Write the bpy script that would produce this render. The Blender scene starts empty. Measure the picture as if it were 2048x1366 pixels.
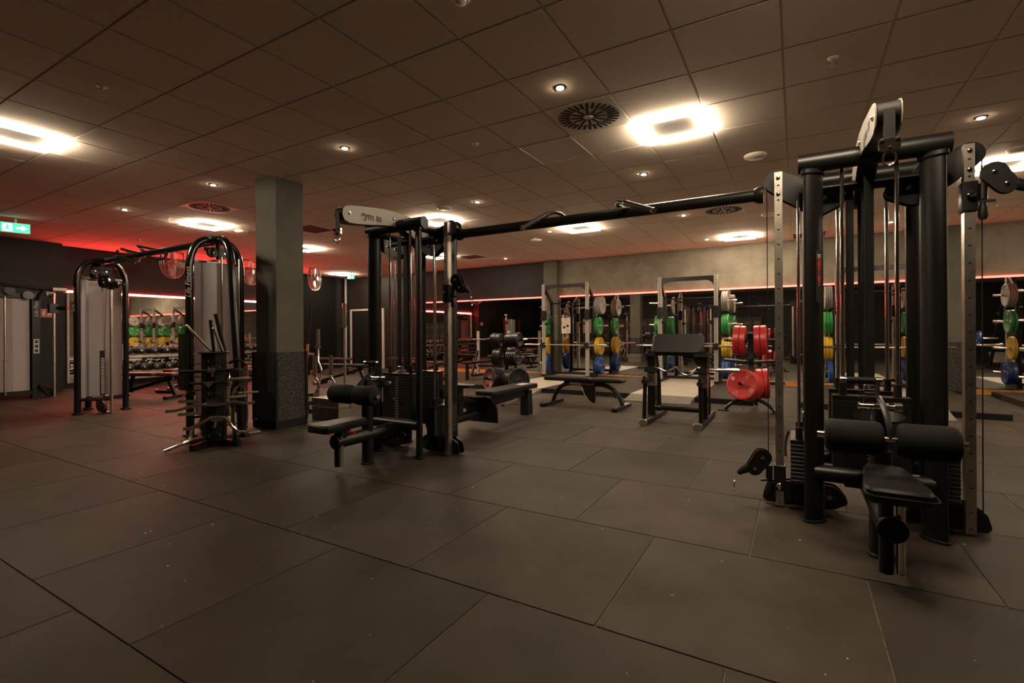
import bpy, math, random
from mathutils import Vector, Matrix
random.seed(7)
PI = math.pi
SC = bpy.context.scene
COL = SC.collection

# ------------------------------------------------------------------ camera
FPX, YAW, ROLL, HZ, CAMH = 978.63, 0.525968, -0.005228, 666.0, 1.19
cd = bpy.data.cameras.new('camera'); cam = bpy.data.objects.new('camera', cd); COL.objects.link(cam)
cd.sensor_width = 36.0; cd.sensor_fit = 'HORIZONTAL'; cd.lens = FPX / 2048 * 36.0
cd.shift_y = -(683.0 - HZ) / 2048; cd.clip_start = 0.05; cd.clip_end = 100
_r0 = Vector((math.cos(YAW), math.sin(YAW), 0)); _f = Vector((-math.sin(YAW), math.cos(YAW), 0)); _u = Vector((0, 0, 1))
_cr = _r0 * math.cos(ROLL) + _u * math.sin(ROLL); _cu = -_r0 * math.sin(ROLL) + _u * math.cos(ROLL)
cam.matrix_world = Matrix(((_cr.x, _cu.x, -_f.x, 0), (_cr.y, _cu.y, -_f.y, 0), (_cr.z, _cu.z, -_f.z, CAMH), (0, 0, 0, 1)))
SC.camera = cam

# ------------------------------------------------------------------ world, exposure, lamp strengths
SC.view_settings.view_transform = 'Standard'; SC.view_settings.look = 'None'
SC.view_settings.gamma = 1.0; SC.view_settings.use_curve_mapping = False
SC.view_settings.exposure = 1.75
w = bpy.data.worlds.new('world'); SC.world = w; w.use_nodes = True
w.node_tree.nodes['Background'].inputs[0].default_value = (0.9, 0.75, 0.6, 1)
w.node_tree.nodes['Background'].inputs[1].default_value = 0.02
WARM = (1.0, 0.81, 0.58)
PANEL_E, SPOT_E, LED_BACK_E, LED_LEFT_E = 40.0, 36.0, 1.3, 33.0

# ------------------------------------------------------------------ materials
MATS = {}
def mat(name, col, rough=0.5, metal=0.0, var=0.0, scale=8.0, bump=0.0, bscale=120.0, spec=0.5, emit=None, es=0.0, col2=None, trans=0.0, thr=None):
    if name in MATS: return MATS[name]
    m = bpy.data.materials.new(name); m.use_nodes = True; nt = m.node_tree; b = nt.nodes['Principled BSDF']
    b.inputs['Base Color'].default_value = (*col, 1); b.inputs['Roughness'].default_value = rough
    b.inputs['Metallic'].default_value = metal; b.inputs['Specular IOR Level'].default_value = spec
    tc = nt.nodes.new('ShaderNodeTexCoord')
    n = nt.nodes.new('ShaderNodeTexNoise'); n.inputs['Scale'].default_value = scale; n.inputs['Detail'].default_value = 6
    n.inputs['Roughness'].default_value = 0.65
    nt.links.new(tc.outputs['Object'], n.inputs['Vector'])
    c2 = col2 if col2 else tuple(max(0, c * (1 - var)) for c in col)
    c1 = col if col2 else tuple(min(1, c * (1 + var)) for c in col)
    r = nt.nodes.new('ShaderNodeValToRGB'); lo, hi = thr if thr else (0.35, 0.65)
    r.color_ramp.elements[0].position = lo; r.color_ramp.elements[1].position = hi
    r.color_ramp.elements[0].color = (*c2, 1); r.color_ramp.elements[1].color = (*c1, 1)
    nt.links.new(n.outputs['Fac'], r.inputs['Fac']); nt.links.new(r.outputs['Color'], b.inputs['Base Color'])
    if bump:
        n2 = nt.nodes.new('ShaderNodeTexNoise'); n2.inputs['Scale'].default_value = bscale; n2.inputs['Detail'].default_value = 3
        nt.links.new(tc.outputs['Object'], n2.inputs['Vector'])
        bp = nt.nodes.new('ShaderNodeBump'); bp.inputs['Strength'].default_value = bump; bp.inputs['Distance'].default_value = 0.004
        nt.links.new(n2.outputs['Fac'], bp.inputs['Height']); nt.links.new(bp.outputs['Normal'], b.inputs['Normal'])
    if emit:
        b.inputs['Emission Color'].default_value = (*emit, 1); b.inputs['Emission Strength'].default_value = es
    if trans: b.inputs['Transmission Weight'].default_value = trans
    MATS[name] = m; return m
mat('rubber', (0.0335, 0.0262, 0.0190), 0.62, var=0.3, scale=1.3, bump=0.35, bscale=180, spec=0.16)
mat('rubber_b', (0.0385, 0.0300, 0.0218), 0.62, var=0.3, scale=1.7, bump=0.35, bscale=180, spec=0.16)
mat('rubber_c', (0.0290, 0.0228, 0.0168), 0.62, var=0.3, scale=1.1, bump=0.35, bscale=180, spec=0.16)
mat('joint', (0.085, 0.066, 0.046), 0.9, var=0.4, scale=30)
mat('panel', (0.80, 0.70, 0.59), 0.95, var=0.05, scale=90, bump=0.15, bscale=500, spec=0.1)
mat('tbar', (0.72, 0.64, 0.54), 0.5, var=0.05, spec=0.4)
mat('plaster', (0.1782, 0.1587, 0.1196), 0.75, var=0.22, scale=2.2, bump=0.3, bscale=9, spec=0.3)
mat('charcoal', (0.0100, 0.0090, 0.0079), 0.55, var=0.3, scale=2.0, bump=0.5, bscale=14, spec=0.22)
mat('blackwall', (0.0035, 0.0032, 0.003), 0.8, var=0.2, spec=0.1)
mat('pillar', (0.0892, 0.0833, 0.0646), 0.6, var=0.12, scale=3, bump=0.15, bscale=30, spec=0.3)
mat('granulate', (0.030, 0.027, 0.023), 0.8, var=0, col2=(0.022, 0.020, 0.017), scale=260, bump=0.6, bscale=260)
_g = MATS['granulate'].node_tree; _rr = [n for n in _g.nodes if n.type == 'VALTORGB'][0]
_rr.color_ramp.elements[0].position = 0.56; _rr.color_ramp.elements[1].position = 0.63; _rr.color_ramp.elements[0].color = (0.018, 0.016, 0.014, 1); _rr.color_ramp.elements[1].color = (0.19, 0.165, 0.13, 1)
[n for n in _g.nodes if n.type == 'TEX_NOISE'][0].inputs['Scale'].default_value = 75
mat('black_paint', (0.006, 0.0056, 0.0052), 0.38, var=0.15, scale=5, spec=0.38)
mat('black_gloss', (0.006, 0.0058, 0.0055), 0.18, var=0.1, spec=0.6)
mat('black_matte', (0.006, 0.0056, 0.0052), 0.6, var=0.2, spec=0.25)
mat('leather', (0.007, 0.0065, 0.006), 0.5, var=0.2, scale=20, bump=0.25, bscale=160, spec=0.22)
mat('fabric', (0.0080, 0.0074, 0.0068), 0.75, var=0.2, scale=40, bump=0.3, bscale=300, spec=0.18)
mat('leather_red_sheen', (0.035, 0.013, 0.012), 0.5, var=0.2)  # black bench leather with a slight reddish sheen painted into its colour
mat('chrome', (0.78, 0.74, 0.68), 0.12, 1.0, var=0.05)
mat('steel', (0.55, 0.50, 0.43), 0.33, 1.0, var=0.15, scale=14)
mat('brushed', (0.55, 0.50, 0.43), 0.34, 1.0, var=0.2, scale=9)
mat('arm_grey', (0.2240, 0.2000, 0.1640), 0.5, var=0.08, scale=40)
mat('upright', (0.3120, 0.2880, 0.2520), 0.42, var=0.1, scale=20)
mat('hole', (0.004, 0.004, 0.004), 0.8)
mat('iron', (0.010, 0.0092, 0.0085), 0.36, var=0.3, scale=25, bump=0.2, bscale=60)
mat('white_print', (0.496, 0.456, 0.400), 0.6, var=0.05)
mat('dark_print', (0.012, 0.011, 0.010), 0.6)
mat('p_red', (0.4379, 0.0221, 0.0230), 0.38, var=0.08, scale=12)
mat('p_green', (0.0191, 0.2116, 0.0423), 0.4, var=0.08, scale=12)
mat('p_yellow', (0.5416, 0.3386, 0.0148), 0.42, var=0.08, scale=12)
mat('p_blue', (0.0106, 0.0561, 0.2242), 0.4, var=0.1, scale=12)
mat('p_grey', (0.2346, 0.2208, 0.1932), 0.42, var=0.08, scale=12)
mat('wood_light', (0.3481, 0.3184, 0.2666), 0.5, var=0.1, scale=3)
mat('wood_orange', (0.5040, 0.2040, 0.0420), 0.5, var=0.2, scale=10)
mat('ramp', (0.12, 0.11, 0.095), 0.7, var=0.15, scale=6)
mat('alu', (0.264, 0.240, 0.200), 0.45, 0.8, var=0.15, scale=10)
mat('orange_pvc', (0.55, 0.14, 0.015), 0.5, var=0.05)
mat('rope', (0.035, 0.03, 0.026), 0.9, var=0.4, scale=90)
mat('rope_tan', (0.23, 0.17, 0.09), 0.9, var=0.4, scale=90)
mat('sign_red', (0.40, 0.030, 0.025), 0.5)
mat('sign_orange', (0.45, 0.16, 0.035), 0.5, var=0.1)
mat('warn_yellow', (0.7, 0.42, 0.02), 0.5)
mat('white_plastic', (0.74, 0.68, 0.58), 0.5, var=0.03)
mat('grille', (0.11, 0.045, 0.036), 0.8, var=0.1)
mat('door_black', (0.010, 0.0095, 0.009), 0.25, var=0.1)
mat('frame_white', (0.3500, 0.3290, 0.2940), 0.5)
mat('locker', (0.018, 0.016, 0.014), 0.5, var=0.1)
mat('poster', (0.56, 0.46, 0.37), 0.6, var=0.25, scale=9)
mat('lamp_panel', (1, 1, 1), 0.5, emit=WARM, es=PANEL_E)
mat('lamp_spot', (1, 1, 1), 0.5, emit=(1.0, 0.76, 0.5), es=SPOT_E)
mat('led_back', (1, 0.2, 0.2), 0.5, emit=(1.0, 0.11, 0.08), es=LED_BACK_E)
mat('led_left', (1, 0.2, 0.2), 0.5, emit=(1.0, 0.045, 0.04), es=LED_LEFT_E)
mat('exit_green', (0.05, 0.5, 0.3), 0.5, emit=(0.05, 0.45, 0.24), es=0.7)
mat('exit_white', (0.9, 0.9, 0.9), 0.5, emit=(0.8, 1.0, 0.9), es=0.8)
mat('lamp_centre', (0.16, 0.14, 0.12), 0.9, var=0.05)
mat('mirror', (0.80, 0.78, 0.74), 0.02, 1.0)
def frosted():
    m = bpy.data.materials.new('frosted'); m.use_nodes = True; nt = m.node_tree; nt.nodes.clear()
    o = nt.nodes.new('ShaderNodeOutputMaterial'); mx = nt.nodes.new('ShaderNodeMixShader'); mx.inputs[0].default_value = 0.5
    t = nt.nodes.new('ShaderNodeBsdfTranslucent'); d = nt.nodes.new('ShaderNodeBsdfPrincipled')
    n = nt.nodes.new('ShaderNodeTexNoise'); n.inputs['Scale'].default_value = 2.0
    r = nt.nodes.new('ShaderNodeValToRGB'); r.color_ramp.elements[0].color = (0.46, 0.43, 0.43, 1); r.color_ramp.elements[1].color = (0.56, 0.52, 0.52, 1)
    nt.links.new(n.outputs['Fac'], r.inputs['Fac'])
    d.inputs['Roughness'].default_value = 0.35
    nt.links.new(r.outputs['Color'], d.inputs['Base Color']); nt.links.new(r.outputs['Color'], t.inputs['Color'])
    nt.links.new(t.outputs[0], mx.inputs[1]); nt.links.new(d.outputs[0], mx.inputs[2]); nt.links.new(mx.outputs[0], o.inputs['Surface'])
    MATS['frosted'] = m
frosted()
def mesh_fan():
    m = mat('fan_guard', (0.42, 0.37, 0.33), 0.35, 0.9, var=0.1)
mesh_fan()

# ------------------------------------------------------------------ mesh builder
class MB:
    def __init__(s): s.v = []; s.f = []
    def add(s, vs, fs):
        o = len(s.v); s.v += [tuple(v) for v in vs]; s.f += [tuple(i + o for i in f) for f in fs]; return s
    def box(s, c, d, rot=None):
        x, y, z = (q / 2 for q in d)
        vs = [Vector((sx * x, sy * y, sz * z)) for sx in (-1, 1) for sy in (-1, 1) for sz in (-1, 1)]
        if rot is not None: vs = [rot @ v for v in vs]
        c = Vector(c)
        return s.add([v + c for v in vs], [(0, 1, 3, 2), (4, 6, 7, 5), (0, 4, 5, 1), (2, 3, 7, 6), (0, 2, 6, 4), (1, 5, 7, 3)])
    def b2(s, x0, x1, y0, y1, z0, z1): return s.box(((x0 + x1) / 2, (y0 + y1) / 2, (z0 + z1) / 2), (x1 - x0, y1 - y0, z1 - z0))
    def bar(s, p0, p1, w, h, up=(0, 0, 1)):
        p0 = Vector(p0); p1 = Vector(p1); d = p1 - p0; L = d.length; d.normalize(); u = Vector(up)
        if abs(d.dot(u)) > 0.98: u = Vector((0, 1, 0))
        r = d.cross(u).normalized(); u = r.cross(d)
        return s.box((p0 + p1) / 2, (L, w, h), Matrix((d, r, u)).transposed())
    def lathe(s, p0, d, prof, n=16):
        p0 = Vector(p0); d = Vector(d).normalized(); a = Vector((0, 0, 1)) if abs(d.z) < 0.9 else Vector((1, 0, 0))
        x = d.cross(a).normalized(); y = d.cross(x)
        vs = []; fs = []
        for t, r in prof:
            for k in range(n):
                th = 2 * PI * k / n; vs.append(p0 + d * t + x * (r * math.cos(th)) + y * (r * math.sin(th)))
        for i in range(len(prof) - 1):
            for k in range(n):
                k2 = (k + 1) % n; fs.append((i * n + k, i * n + k2, (i + 1) * n + k2, (i + 1) * n + k))
        fs.append(tuple(range(n - 1, -1, -1))); m = (len(prof) - 1) * n; fs.append(tuple(range(m, m + n)))
        return s.add(vs, fs)
    def cyl(s, p0, p1, r, n=14, r2=None):
        p0 = Vector(p0); p1 = Vector(p1); L = (p1 - p0).length
        return s.lathe(p0, p1 - p0, [(0, r), (L, r if r2 is None else r2)], n)
    def tube(s, pts, r, n=10, closed=False):
        pts = [Vector(p) for p in pts]; m = len(pts); vs = []; fs = []; nrm = None
        for i in range(m):
            if closed: t = (pts[(i + 1) % m] - pts[i - 1])
            else: t = pts[min(i + 1, m - 1)] - pts[max(i - 1, 0)]
            t.normalize()
            if nrm is None:
                a = Vector((0, 0, 1)) if abs(t.z) < 0.9 else Vector((1, 0, 0)); nrm = t.cross(a).normalized()
            else:
                nrm = (nrm - t * nrm.dot(t)).normalized()
            b = t.cross(nrm); rr = r[i] if isinstance(r, (list, tuple)) else r
            for k in range(n):
                th = 2 * PI * k / n; vs.append(pts[i] + nrm * (rr * math.cos(th)) + b * (rr * math.sin(th)))
        for i in range(m if closed else m - 1):
            j = (i + 1) % m
            for k in range(n):
                k2 = (k + 1) % n; fs.append((i * n + k, i * n + k2, j * n + k2, j * n + k))
        if not closed:
            fs.append(tuple(range(n - 1, -1, -1))); fs.append(tuple(range((m - 1) * n, m * n)))
        return s.add(vs, fs)
    def prism(s, pts, t, O=(0, 0, 0), U=(1, 0, 0), V=(0, 0, 1), ch=0.0):
        """outline pts (u,v) extruded by t along U x V, centred; ch = chamfer"""
        O = Vector(O); U = Vector(U); V = Vector(V); N = U.cross(V).normalized(); n = len(pts)
        cx = sum(p[0] for p in pts) / n; cy = sum(p[1] for p in pts) / n
        if ch:
            ins = []
            for p in pts:
                dx, dy = p[0] - cx, p[1] - cy; L = math.hypot(dx, dy) or 1; k = max(0, (L - ch) / L); ins.append((cx + dx * k, cy + dy * k))
            rings = [(ins, -t / 2), (pts, -t / 2 + ch), (pts, t / 2 - ch), (ins, t / 2)]
        else: rings = [(pts, -t / 2), (pts, t / 2)]
        vs = [O + U * p[0] + V * p[1] + N * h for ring, h in rings for p in ring]; fs = []
        for i in range(len(rings) - 1):
            for k in range(n):
                k2 = (k + 1) % n; fs.append((i * n + k, i * n + k2, (i + 1) * n + k2, (i + 1) * n + k))
        fs.append(tuple(range(n - 1, -1, -1))); m = (len(rings) - 1) * n; fs.append(tuple(range(m, m + n)))
        return s.add(vs, fs)
    def pad(s, c, d, r=0.03, ch=0.012, U=(1, 0, 0), V=(0, 1, 0)):
        """cushion: rounded rectangle d[0] x d[1], thickness d[2] along U x V, centre c"""
        return s.prism(rrect(d[0], d[1], r), d[2], c, U, V, ch)
    def mesh(s, name, smooth=True):
        me = bpy.data.meshes.new(name); me.from_pydata(s.v, [], s.f); me.validate()
        if smooth:
            me.polygons.foreach_set('use_smooth', [True] * len(me.polygons)); me.set_sharp_from_angle(angle=math.radians(38))
        me.update(); return me
def rrect(w, h, r, n=4):
    o = []
    for cx, cy, a in ((w / 2 - r, h / 2 - r, 0), (-w / 2 + r, h / 2 - r, 1), (-w / 2 + r, -h / 2 + r, 2), (w / 2 - r, -h / 2 + r, 3)):
        for k in range(n + 1):
            th = (a + k / n) * PI / 2; o.append((cx + r * math.cos(th), cy + r * math.sin(th)))
    return o
def hull(circles, n=20):
    P = sorted(set((round(x + r * math.cos(2 * PI * k / n), 5), round(y + r * math.sin(2 * PI * k / n), 5)) for x, y, r in circles for k in range(n)))
    def half(pp):
        h = []
        for p in pp:
            while len(h) > 1 and (h[-1][0] - h[-2][0]) * (p[1] - h[-2][1]) - (h[-1][1] - h[-2][1]) * (p[0] - h[-2][0]) <= 0: h.pop()
            h.append(p)
        return h[:-1]
    return half(P) + half(P[::-1])
def arc(p, q, c, n=8):
    """points from p to q bulging through control c (quadratic)"""
    p, q, c = Vector(p), Vector(q), Vector(c)
    return [p * (1 - t) ** 2 + c * 2 * t * (1 - t) + q * t * t for t in [k / n for k in range(n + 1)]]

# ------------------------------------------------------------------ objects
STUFF = {'arm_bolts', 'plate_bolts', 'rail_bolts', 'rail_holes', 'number_dots', 'cheek_bolts', 'clamp_bolts', 'upright_holes', 'plate_print', 'rivets', 'sticker_text', 'bolt_heads', 'disc_bolts', 'print_lines', 'pictograms', 'wire_guard', 'spring_chain'}
def obj(name, mb, m, parent=None, smooth=True, loc=None, rot=None):
    me = mb.mesh(name, smooth) if isinstance(mb, MB) else mb
    if not me.materials: me.materials.append(MATS[m])
    o = bpy.data.objects.new(name, me); COL.objects.link(o)
    if parent: o.parent = parent
    if name in STUFF: o['kind'] = 'stuff'
    if loc is not None: o.location = loc
    if rot is not None: o.rotation_euler = rot
    return o
def tag(o, label, cat, group=None, kind=None):
    o['label'] = label; o['category'] = cat
    if group: o['group'] = group
    if kind: o['kind'] = kind
    return o
def thing(name, label, cat, loc=(0, 0, 0), rz=0.0, group=None):
    o = bpy.data.objects.new(name, None); COL.objects.link(o); o.empty_display_size = 0.1
    o.location = loc; o.rotation_euler = (0, 0, rz); return tag(o, label, cat, group)
def struct(name, mb, m, smooth=False, **k):
    o = obj(name, mb, m, None, smooth, **k); o['kind'] = 'structure'; return o
def kids(o): return CH.get(o.name, None) or [c for c in COL.objects if c.parent == o]
CH = {}
def dup(root, loc=None, rz=None, label=None, group=None, tree=None):
    """copy a thing with its parts and sub-parts; tree = list of (child, [grandchildren])"""
    r = root.copy(); COL.objects.link(r)
    if loc is not None: r.location = loc
    if rz is not None: r.rotation_euler = (0, 0, rz)
    if label: r['label'] = label
    if group: r['group'] = group
    for ch in root.children:
        c = ch.copy(); COL.objects.link(c); c.parent = r
        for g in ch.children:
            d = g.copy(); COL.objects.link(d); d.parent = c
    return r
def text(name, body, size, m, parent=None, loc=(0, 0, 0), U=(1, 0, 0), V=(0, 0, 1), ext=0.0005, align='CENTER', shear=0.0, bold=0.0):
    cu = bpy.data.curves.new(name, 'FONT'); cu.body = body; cu.size = size; cu.align_x = align; cu.align_y = 'CENTER'; cu.extrude = ext; cu.resolution_u = 2; cu.shear = shear; cu.offset = bold
    t = bpy.data.objects.new(name, cu); COL.objects.link(t)
    dg = bpy.context.evaluated_depsgraph_get(); me = bpy.data.meshes.new_from_object(t.evaluated_get(dg)); bpy.data.objects.remove(t); bpy.data.curves.remove(cu)
    me.name = name; me.materials.clear(); me.materials.append(MATS[m])
    U = Vector(U).normalized(); V = Vector(V).normalized(); N = U.cross(V); M = Matrix((U, V, N)).transposed().to_4x4(); M.translation = Vector(loc)
    me.transform(M); o = bpy.data.objects.new(name, me); COL.objects.link(o)
    if parent: o.parent = parent
    return o
# ================================================================== THE ROOM
ZC, CX0, CY0, CS = 3.17, -1.947, 2.669, 0.625
XL, XR, YF, YB = -14.05, 9.0, -2.6, 12.3
def cell(i, j): return (CX0 + (i + .5) * CS, CY0 + (j + .5) * CS)

def ptY(x, y, v):
    """point of the photograph's pixel (x, y) at world depth Y = v"""
    d = _cr * ((x - 1024) / FPX) + _cu * ((HZ - y) / FPX) + _f
    return Vector((0, 0, CAMH)) + d * (v / d.y)
def ptX(x, y, v):
    d = _cr * ((x - 1024) / FPX) + _cu * ((HZ - y) / FPX) + _f
    return Vector((0, 0, CAMH)) + d * (v / d.x)
# glyphs made once, while the scene is small
GL = {}
def glyph_init(chars):
    for ch in chars:
        o = text('glyph', ch, 1.0, 'white_print', ext=0.0, align='LEFT'); me = o.data
        GL[ch] = ([tuple(v.co) for v in me.vertices], [tuple(p.vertices) for p in me.polygons])
        xs = [v.co.x for v in me.vertices]; GL[ch] += (max(xs) if xs else 0.3,)
        bpy.data.objects.remove(o); bpy.data.meshes.remove(me)
glyph_init('0123456789KGkgym')
def word(mb, s, size, O, U=(1, 0, 0), V=(0, 0, 1)):
    O, U, V = Vector(O), Vector(U).normalized(), Vector(V).normalized()
    W = sum(GL[c][2] + .08 for c in s) - .08; x = -W / 2
    for c in s:
        vs, fs, wd = GL[c]; mb.add([O + U * ((v[0] + x) * size) + V * (v[2] * size) for v in vs], fs); x += wd + .08
    return mb

# ---- floor: staggered one-metre rubber tiles
fl = struct('floor', MB().b2(XL - .2, XR + .2, YF - .2, YB + .2, -.05, -.005), 'joint')
tm = MB().prism(rrect(.993, .993, .004, 1), .012, (0, 0, -.006), (1, 0, 0), (0, 1, 0), .002)
tmesh = [tm.mesh('floor_tile', False) for _ in range(3)]
for m_, n_ in zip(tmesh, ('rubber', 'rubber_b', 'rubber_c')): m_.materials.append(MATS[n_])
rest = MB(); cand = []
for k in range(-4, 12):
    y0 = .881 + k; xo = .288 if k % 2 else .78
    for i in range(-16, 10):
        x0 = i + xo; cx, cy = x0 + .5, y0 + .5
        if cx < XL + .2 or cx > XR - .2 or cy < YF + .2 or cy > YB + .2: continue
        inv = -4.6 * (cy + .9) < cx < .62 * (cy + 1.6) and cy > .2
        cand.append((0 if inv else 1, math.hypot(cx, cy), cx, cy))
cand.sort()
for q, (nv, d, cx, cy) in enumerate(cand):
    if not nv and q < 240: obj('floor_tile', random.choice(tmesh), None, fl, loc=(cx, cy, 0))
    else: rest.prism(rrect(.993, .993, .004, 1), .012, (cx, cy, -.006), (1, 0, 0), (0, 1, 0), .0025)
r = obj('floor_tile_field', rest, 'rubber', fl, False); r['kind'] = 'stuff'

# ---- ceiling: 625 mm grid panels on T bars
ce = struct('ceiling', MB().b2(XL - .2, XR + .2, YF - .2, YB + .2, ZC + .004, ZC + .1), 'tbar')
LIGHTS = {(1, 3): 'above the tower beside the red plate tree', (-8, -2): 'in the top left corner by the exit sign', (-12, 3): 'above the pair of cable towers', (-13, 7): 'seen just right of the square pillar', (-18, 13): 'far off by the distant exit sign', (-6, 6): 'behind the left multi station arm', (-3, 9): 'below the pull up bar handles', (1, 13): 'close to the concrete back wall', (-10, 11): 'seen through the chrome rods of the left multi station', (6, 8): 'at the right edge behind the raised pulley'}
ADDED_LAMPS = [(3, -1), (10, 10), (11, 4)]  # unseen lamps added to light the right side and the foreground
VENTS = {(0, 2): 'beside the brightest square lamp', (-10, 2): 'in the red lit part of the ceiling', (1, 9): 'above the pull up bar end'}
GRILL = {(-10, 5): 'right of the square pillar', (-9, 12): 'near the red mirror strip', (3, 14): 'behind the right multi station'}
PALE = (-1, 3)
cm = MB().prism(rrect(.610, .610, .002, 1), .0075, (0, 0, 0), (1, 0, 0), (0, 1, 0), .002).mesh('ceiling_panel', False); cm.materials.append(MATS['panel'])
cand = []; rest = MB()
for i in range(-20, 18):
    for j in range(-9, 16):
        x, y = cell(i, j)
        if x < XL + .1 or x > XR - .1 or y < YF + .1 or y > YB - .1: continue
        if (i, j) in VENTS or (i, j) in GRILL or (i, j) == PALE: continue
        inv = y > 1.0 and -4.6 * (y + .3) < x < .60 * (y + .8)
        cand.append((0 if inv else 1, math.hypot(x, y), x, y))
cand.sort()
for q, (nv, d, x, y) in enumerate(cand):
    if not nv and q < 290: obj('ceiling_panel', cm, None, ce, loc=(x, y, ZC - .0005))
    else: rest.b2(x - .3055, x + .3055, y - .3055, y + .3055, ZC - .004, ZC + .003)
r = obj('ceiling_panel_field', rest, 'panel', ce, False); r['kind'] = 'stuff'

# ---- walls
struct('wall_back', MB().b2(-6.05, XR + .2, YB, YB + .2, 0, ZC + .01), 'plaster')
struct('wall_backleft', MB().b2(XL - .2, -6.05, YB, YB + .2, 0, ZC + .01), 'charcoal')
struct('wall_left', MB().b2(XL - .2, XL, 4.27, 10.05, 0, ZC + .01), 'charcoal')
struct('wall_leftnear', MB().b2(XL - .2, -13.7, YF, 4.27, 0, ZC + .01), 'charcoal')
struct('wall_leftfar', MB().b2(XL - .2, XL + .02, 10.05, YB, 0, ZC + .01), 'blackwall')
struct('wall_right', MB().b2(XR, XR + .2, YF, YB, 0, ZC + .01), 'plaster')
struct('wall_front', MB().b2(XL, XR, YF - .2, YF, 0, ZC + .01), 'charcoal')
struct('trim_1', MB().b2(XL + .02, XL + .14, 11.75, 11.95, 0, ZC), 'charcoal')
struct('trim_2', MB().b2(XL + .02, XL + .06, 12.2, 12.26, .0, ZC), 'frame_white')
for n, (x0, x1) in enumerate(((-6.04, -5.63), (2.46, 2.75))):
    p = struct('wall_pilaster' if n == 0 else 'wall_pilasterright', MB().b2(x0, x1, YB - .14, YB, .0, ZC), 'pillar')
    obj('rubber_cladding', MB().b2(x0 - .008, x1 + .008, YB - .15, YB - .005, .05, .975), 'granulate', p, False)
    obj('skirting', MB().b2(x0 - .012, x1 + .012, YB - .155, YB, 0, .06), 'black_matte', p, False)
struct('baseboard_left', MB().b2(-13.7, -13.685, YF, 4.27, 0, .09).b2(-14.05, -14.035, 4.27, 4.47, 0, .09), 'black_matte')
# dark glazed door with a pale frame near the far corner
d = struct('door_1', MB().b2(-13.74, -12.26, YB - .03, YB - .005, .0, 2.0), 'door_black')
obj('door_frame', MB().b2(-13.82, -13.74, YB - .05, YB, 0, 2.06).b2(-12.26, -12.18, YB - .05, YB, 0, 2.06).b2(-13.74, -12.26, YB - .05, YB, 2.0, 2.06), 'frame_white', d, False)

# ---- mirrors, LED strips, orange skirting
def mirror(x0, x1, lab, seams, n):
    t = thing('wall_mirror', lab, 'mirror', ((x0 + x1) / 2, YB - .012, .1)); c = (x0 + x1) / 2
    xs = [x0] + seams + [x1]
    for a, b in zip(xs, xs[1:]): obj('mirror_panel', MB().b2(a + .002 - c, b - .002 - c, -.006, .006, .0, 2.06), 'mirror', t, False)
    s = tag(obj('led_strip', MB().b2(x0, x1, YB - .045, YB, 2.165, 2.2), 'led_back', None, False), n, 'led strip', 'red led strips above the mirrors')
    k = tag(obj('skirting_board', MB().b2(x0, x1, YB - .05, YB - .021, .0, .098), 'wood_orange', None, False), 'orange wooden board under the mirror ' + lab.split(' mirror ')[1], 'board', 'orange boards under the mirrors')
mirror(-10.7, -6.07, 'long wall mirror left of the concrete pilaster', [-9.21, -7.65], 'red led strip over the mirror left of the concrete pilaster')
mirror(-5.6, 2.44, 'long wall mirror behind the power racks', [-4.04, -2.48, -.92, .64], 'red led strip over the mirror behind the power racks')
mirror(2.78, 8.9, 'long wall mirror at the right edge beyond the pilaster', [4.34, 5.9, 7.46], 'red led strip over the mirror at the right edge')
t = thing('wall_mirror', 'wall mirror behind the dumbbell rack on the left wall', 'mirror', (XL + .012, 7.2, .12))
for a, b in zip((4.48, 6.3, 8.1), (6.3, 8.1, 9.95)): obj('mirror_panel', MB().b2(-.006, .006, a + .002 - 7.2, b - .002 - 7.2, 0, 2.02), 'mirror', t, False)
obj('edge_frame', MB().b2(-.012, .03, 4.44 - 7.2, 4.48 - 7.2, 0, 2.02), 'frame_white', t, False)
tag(obj('led_strip', MB().b2(XL, XL + .03, 4.44, 9.95, 2.145, 2.19), 'led_left', None, False), 'bright red led strip over the left wall mirror', 'led strip', 'red led strips above the mirrors')

# ---- square pillar
PX0, PX1, PY0, PY1 = -6.05, -5.63, 3.82, 4.21
p = struct('wall_pillar', MB().b2(PX0, PX1, PY0, PY1, 0, ZC + .005), 'pillar')
obj('rubber_cladding', MB().prism([(PX0 - .022, PY0 - .022), (PX1 + .022, PY0 - .022), (PX1 + .022, PY1 + .022), (PX0 - .022, PY1 + .022)], .86, (0, 0, .53), (1, 0, 0), (0, 1, 0)), 'granulate', p, False)
obj('skirting', MB().b2(PX0 - .032, PX1 + .032, PY0 - .032, PY1 + .032, 0, .085), 'black_matte', p, False)
for x, y in ((PX0, PY0), (PX1, PY0), (PX0, PY1), (PX1, PY1)):
    sx = -1 if x == PX0 else 1; sy = -1 if y == PY0 else 1
    obj('corner_strip', MB().box((x + sx * .022, y + sy * .022, .525), (.03, .03, .88)), 'black_matte', p, False)

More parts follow.
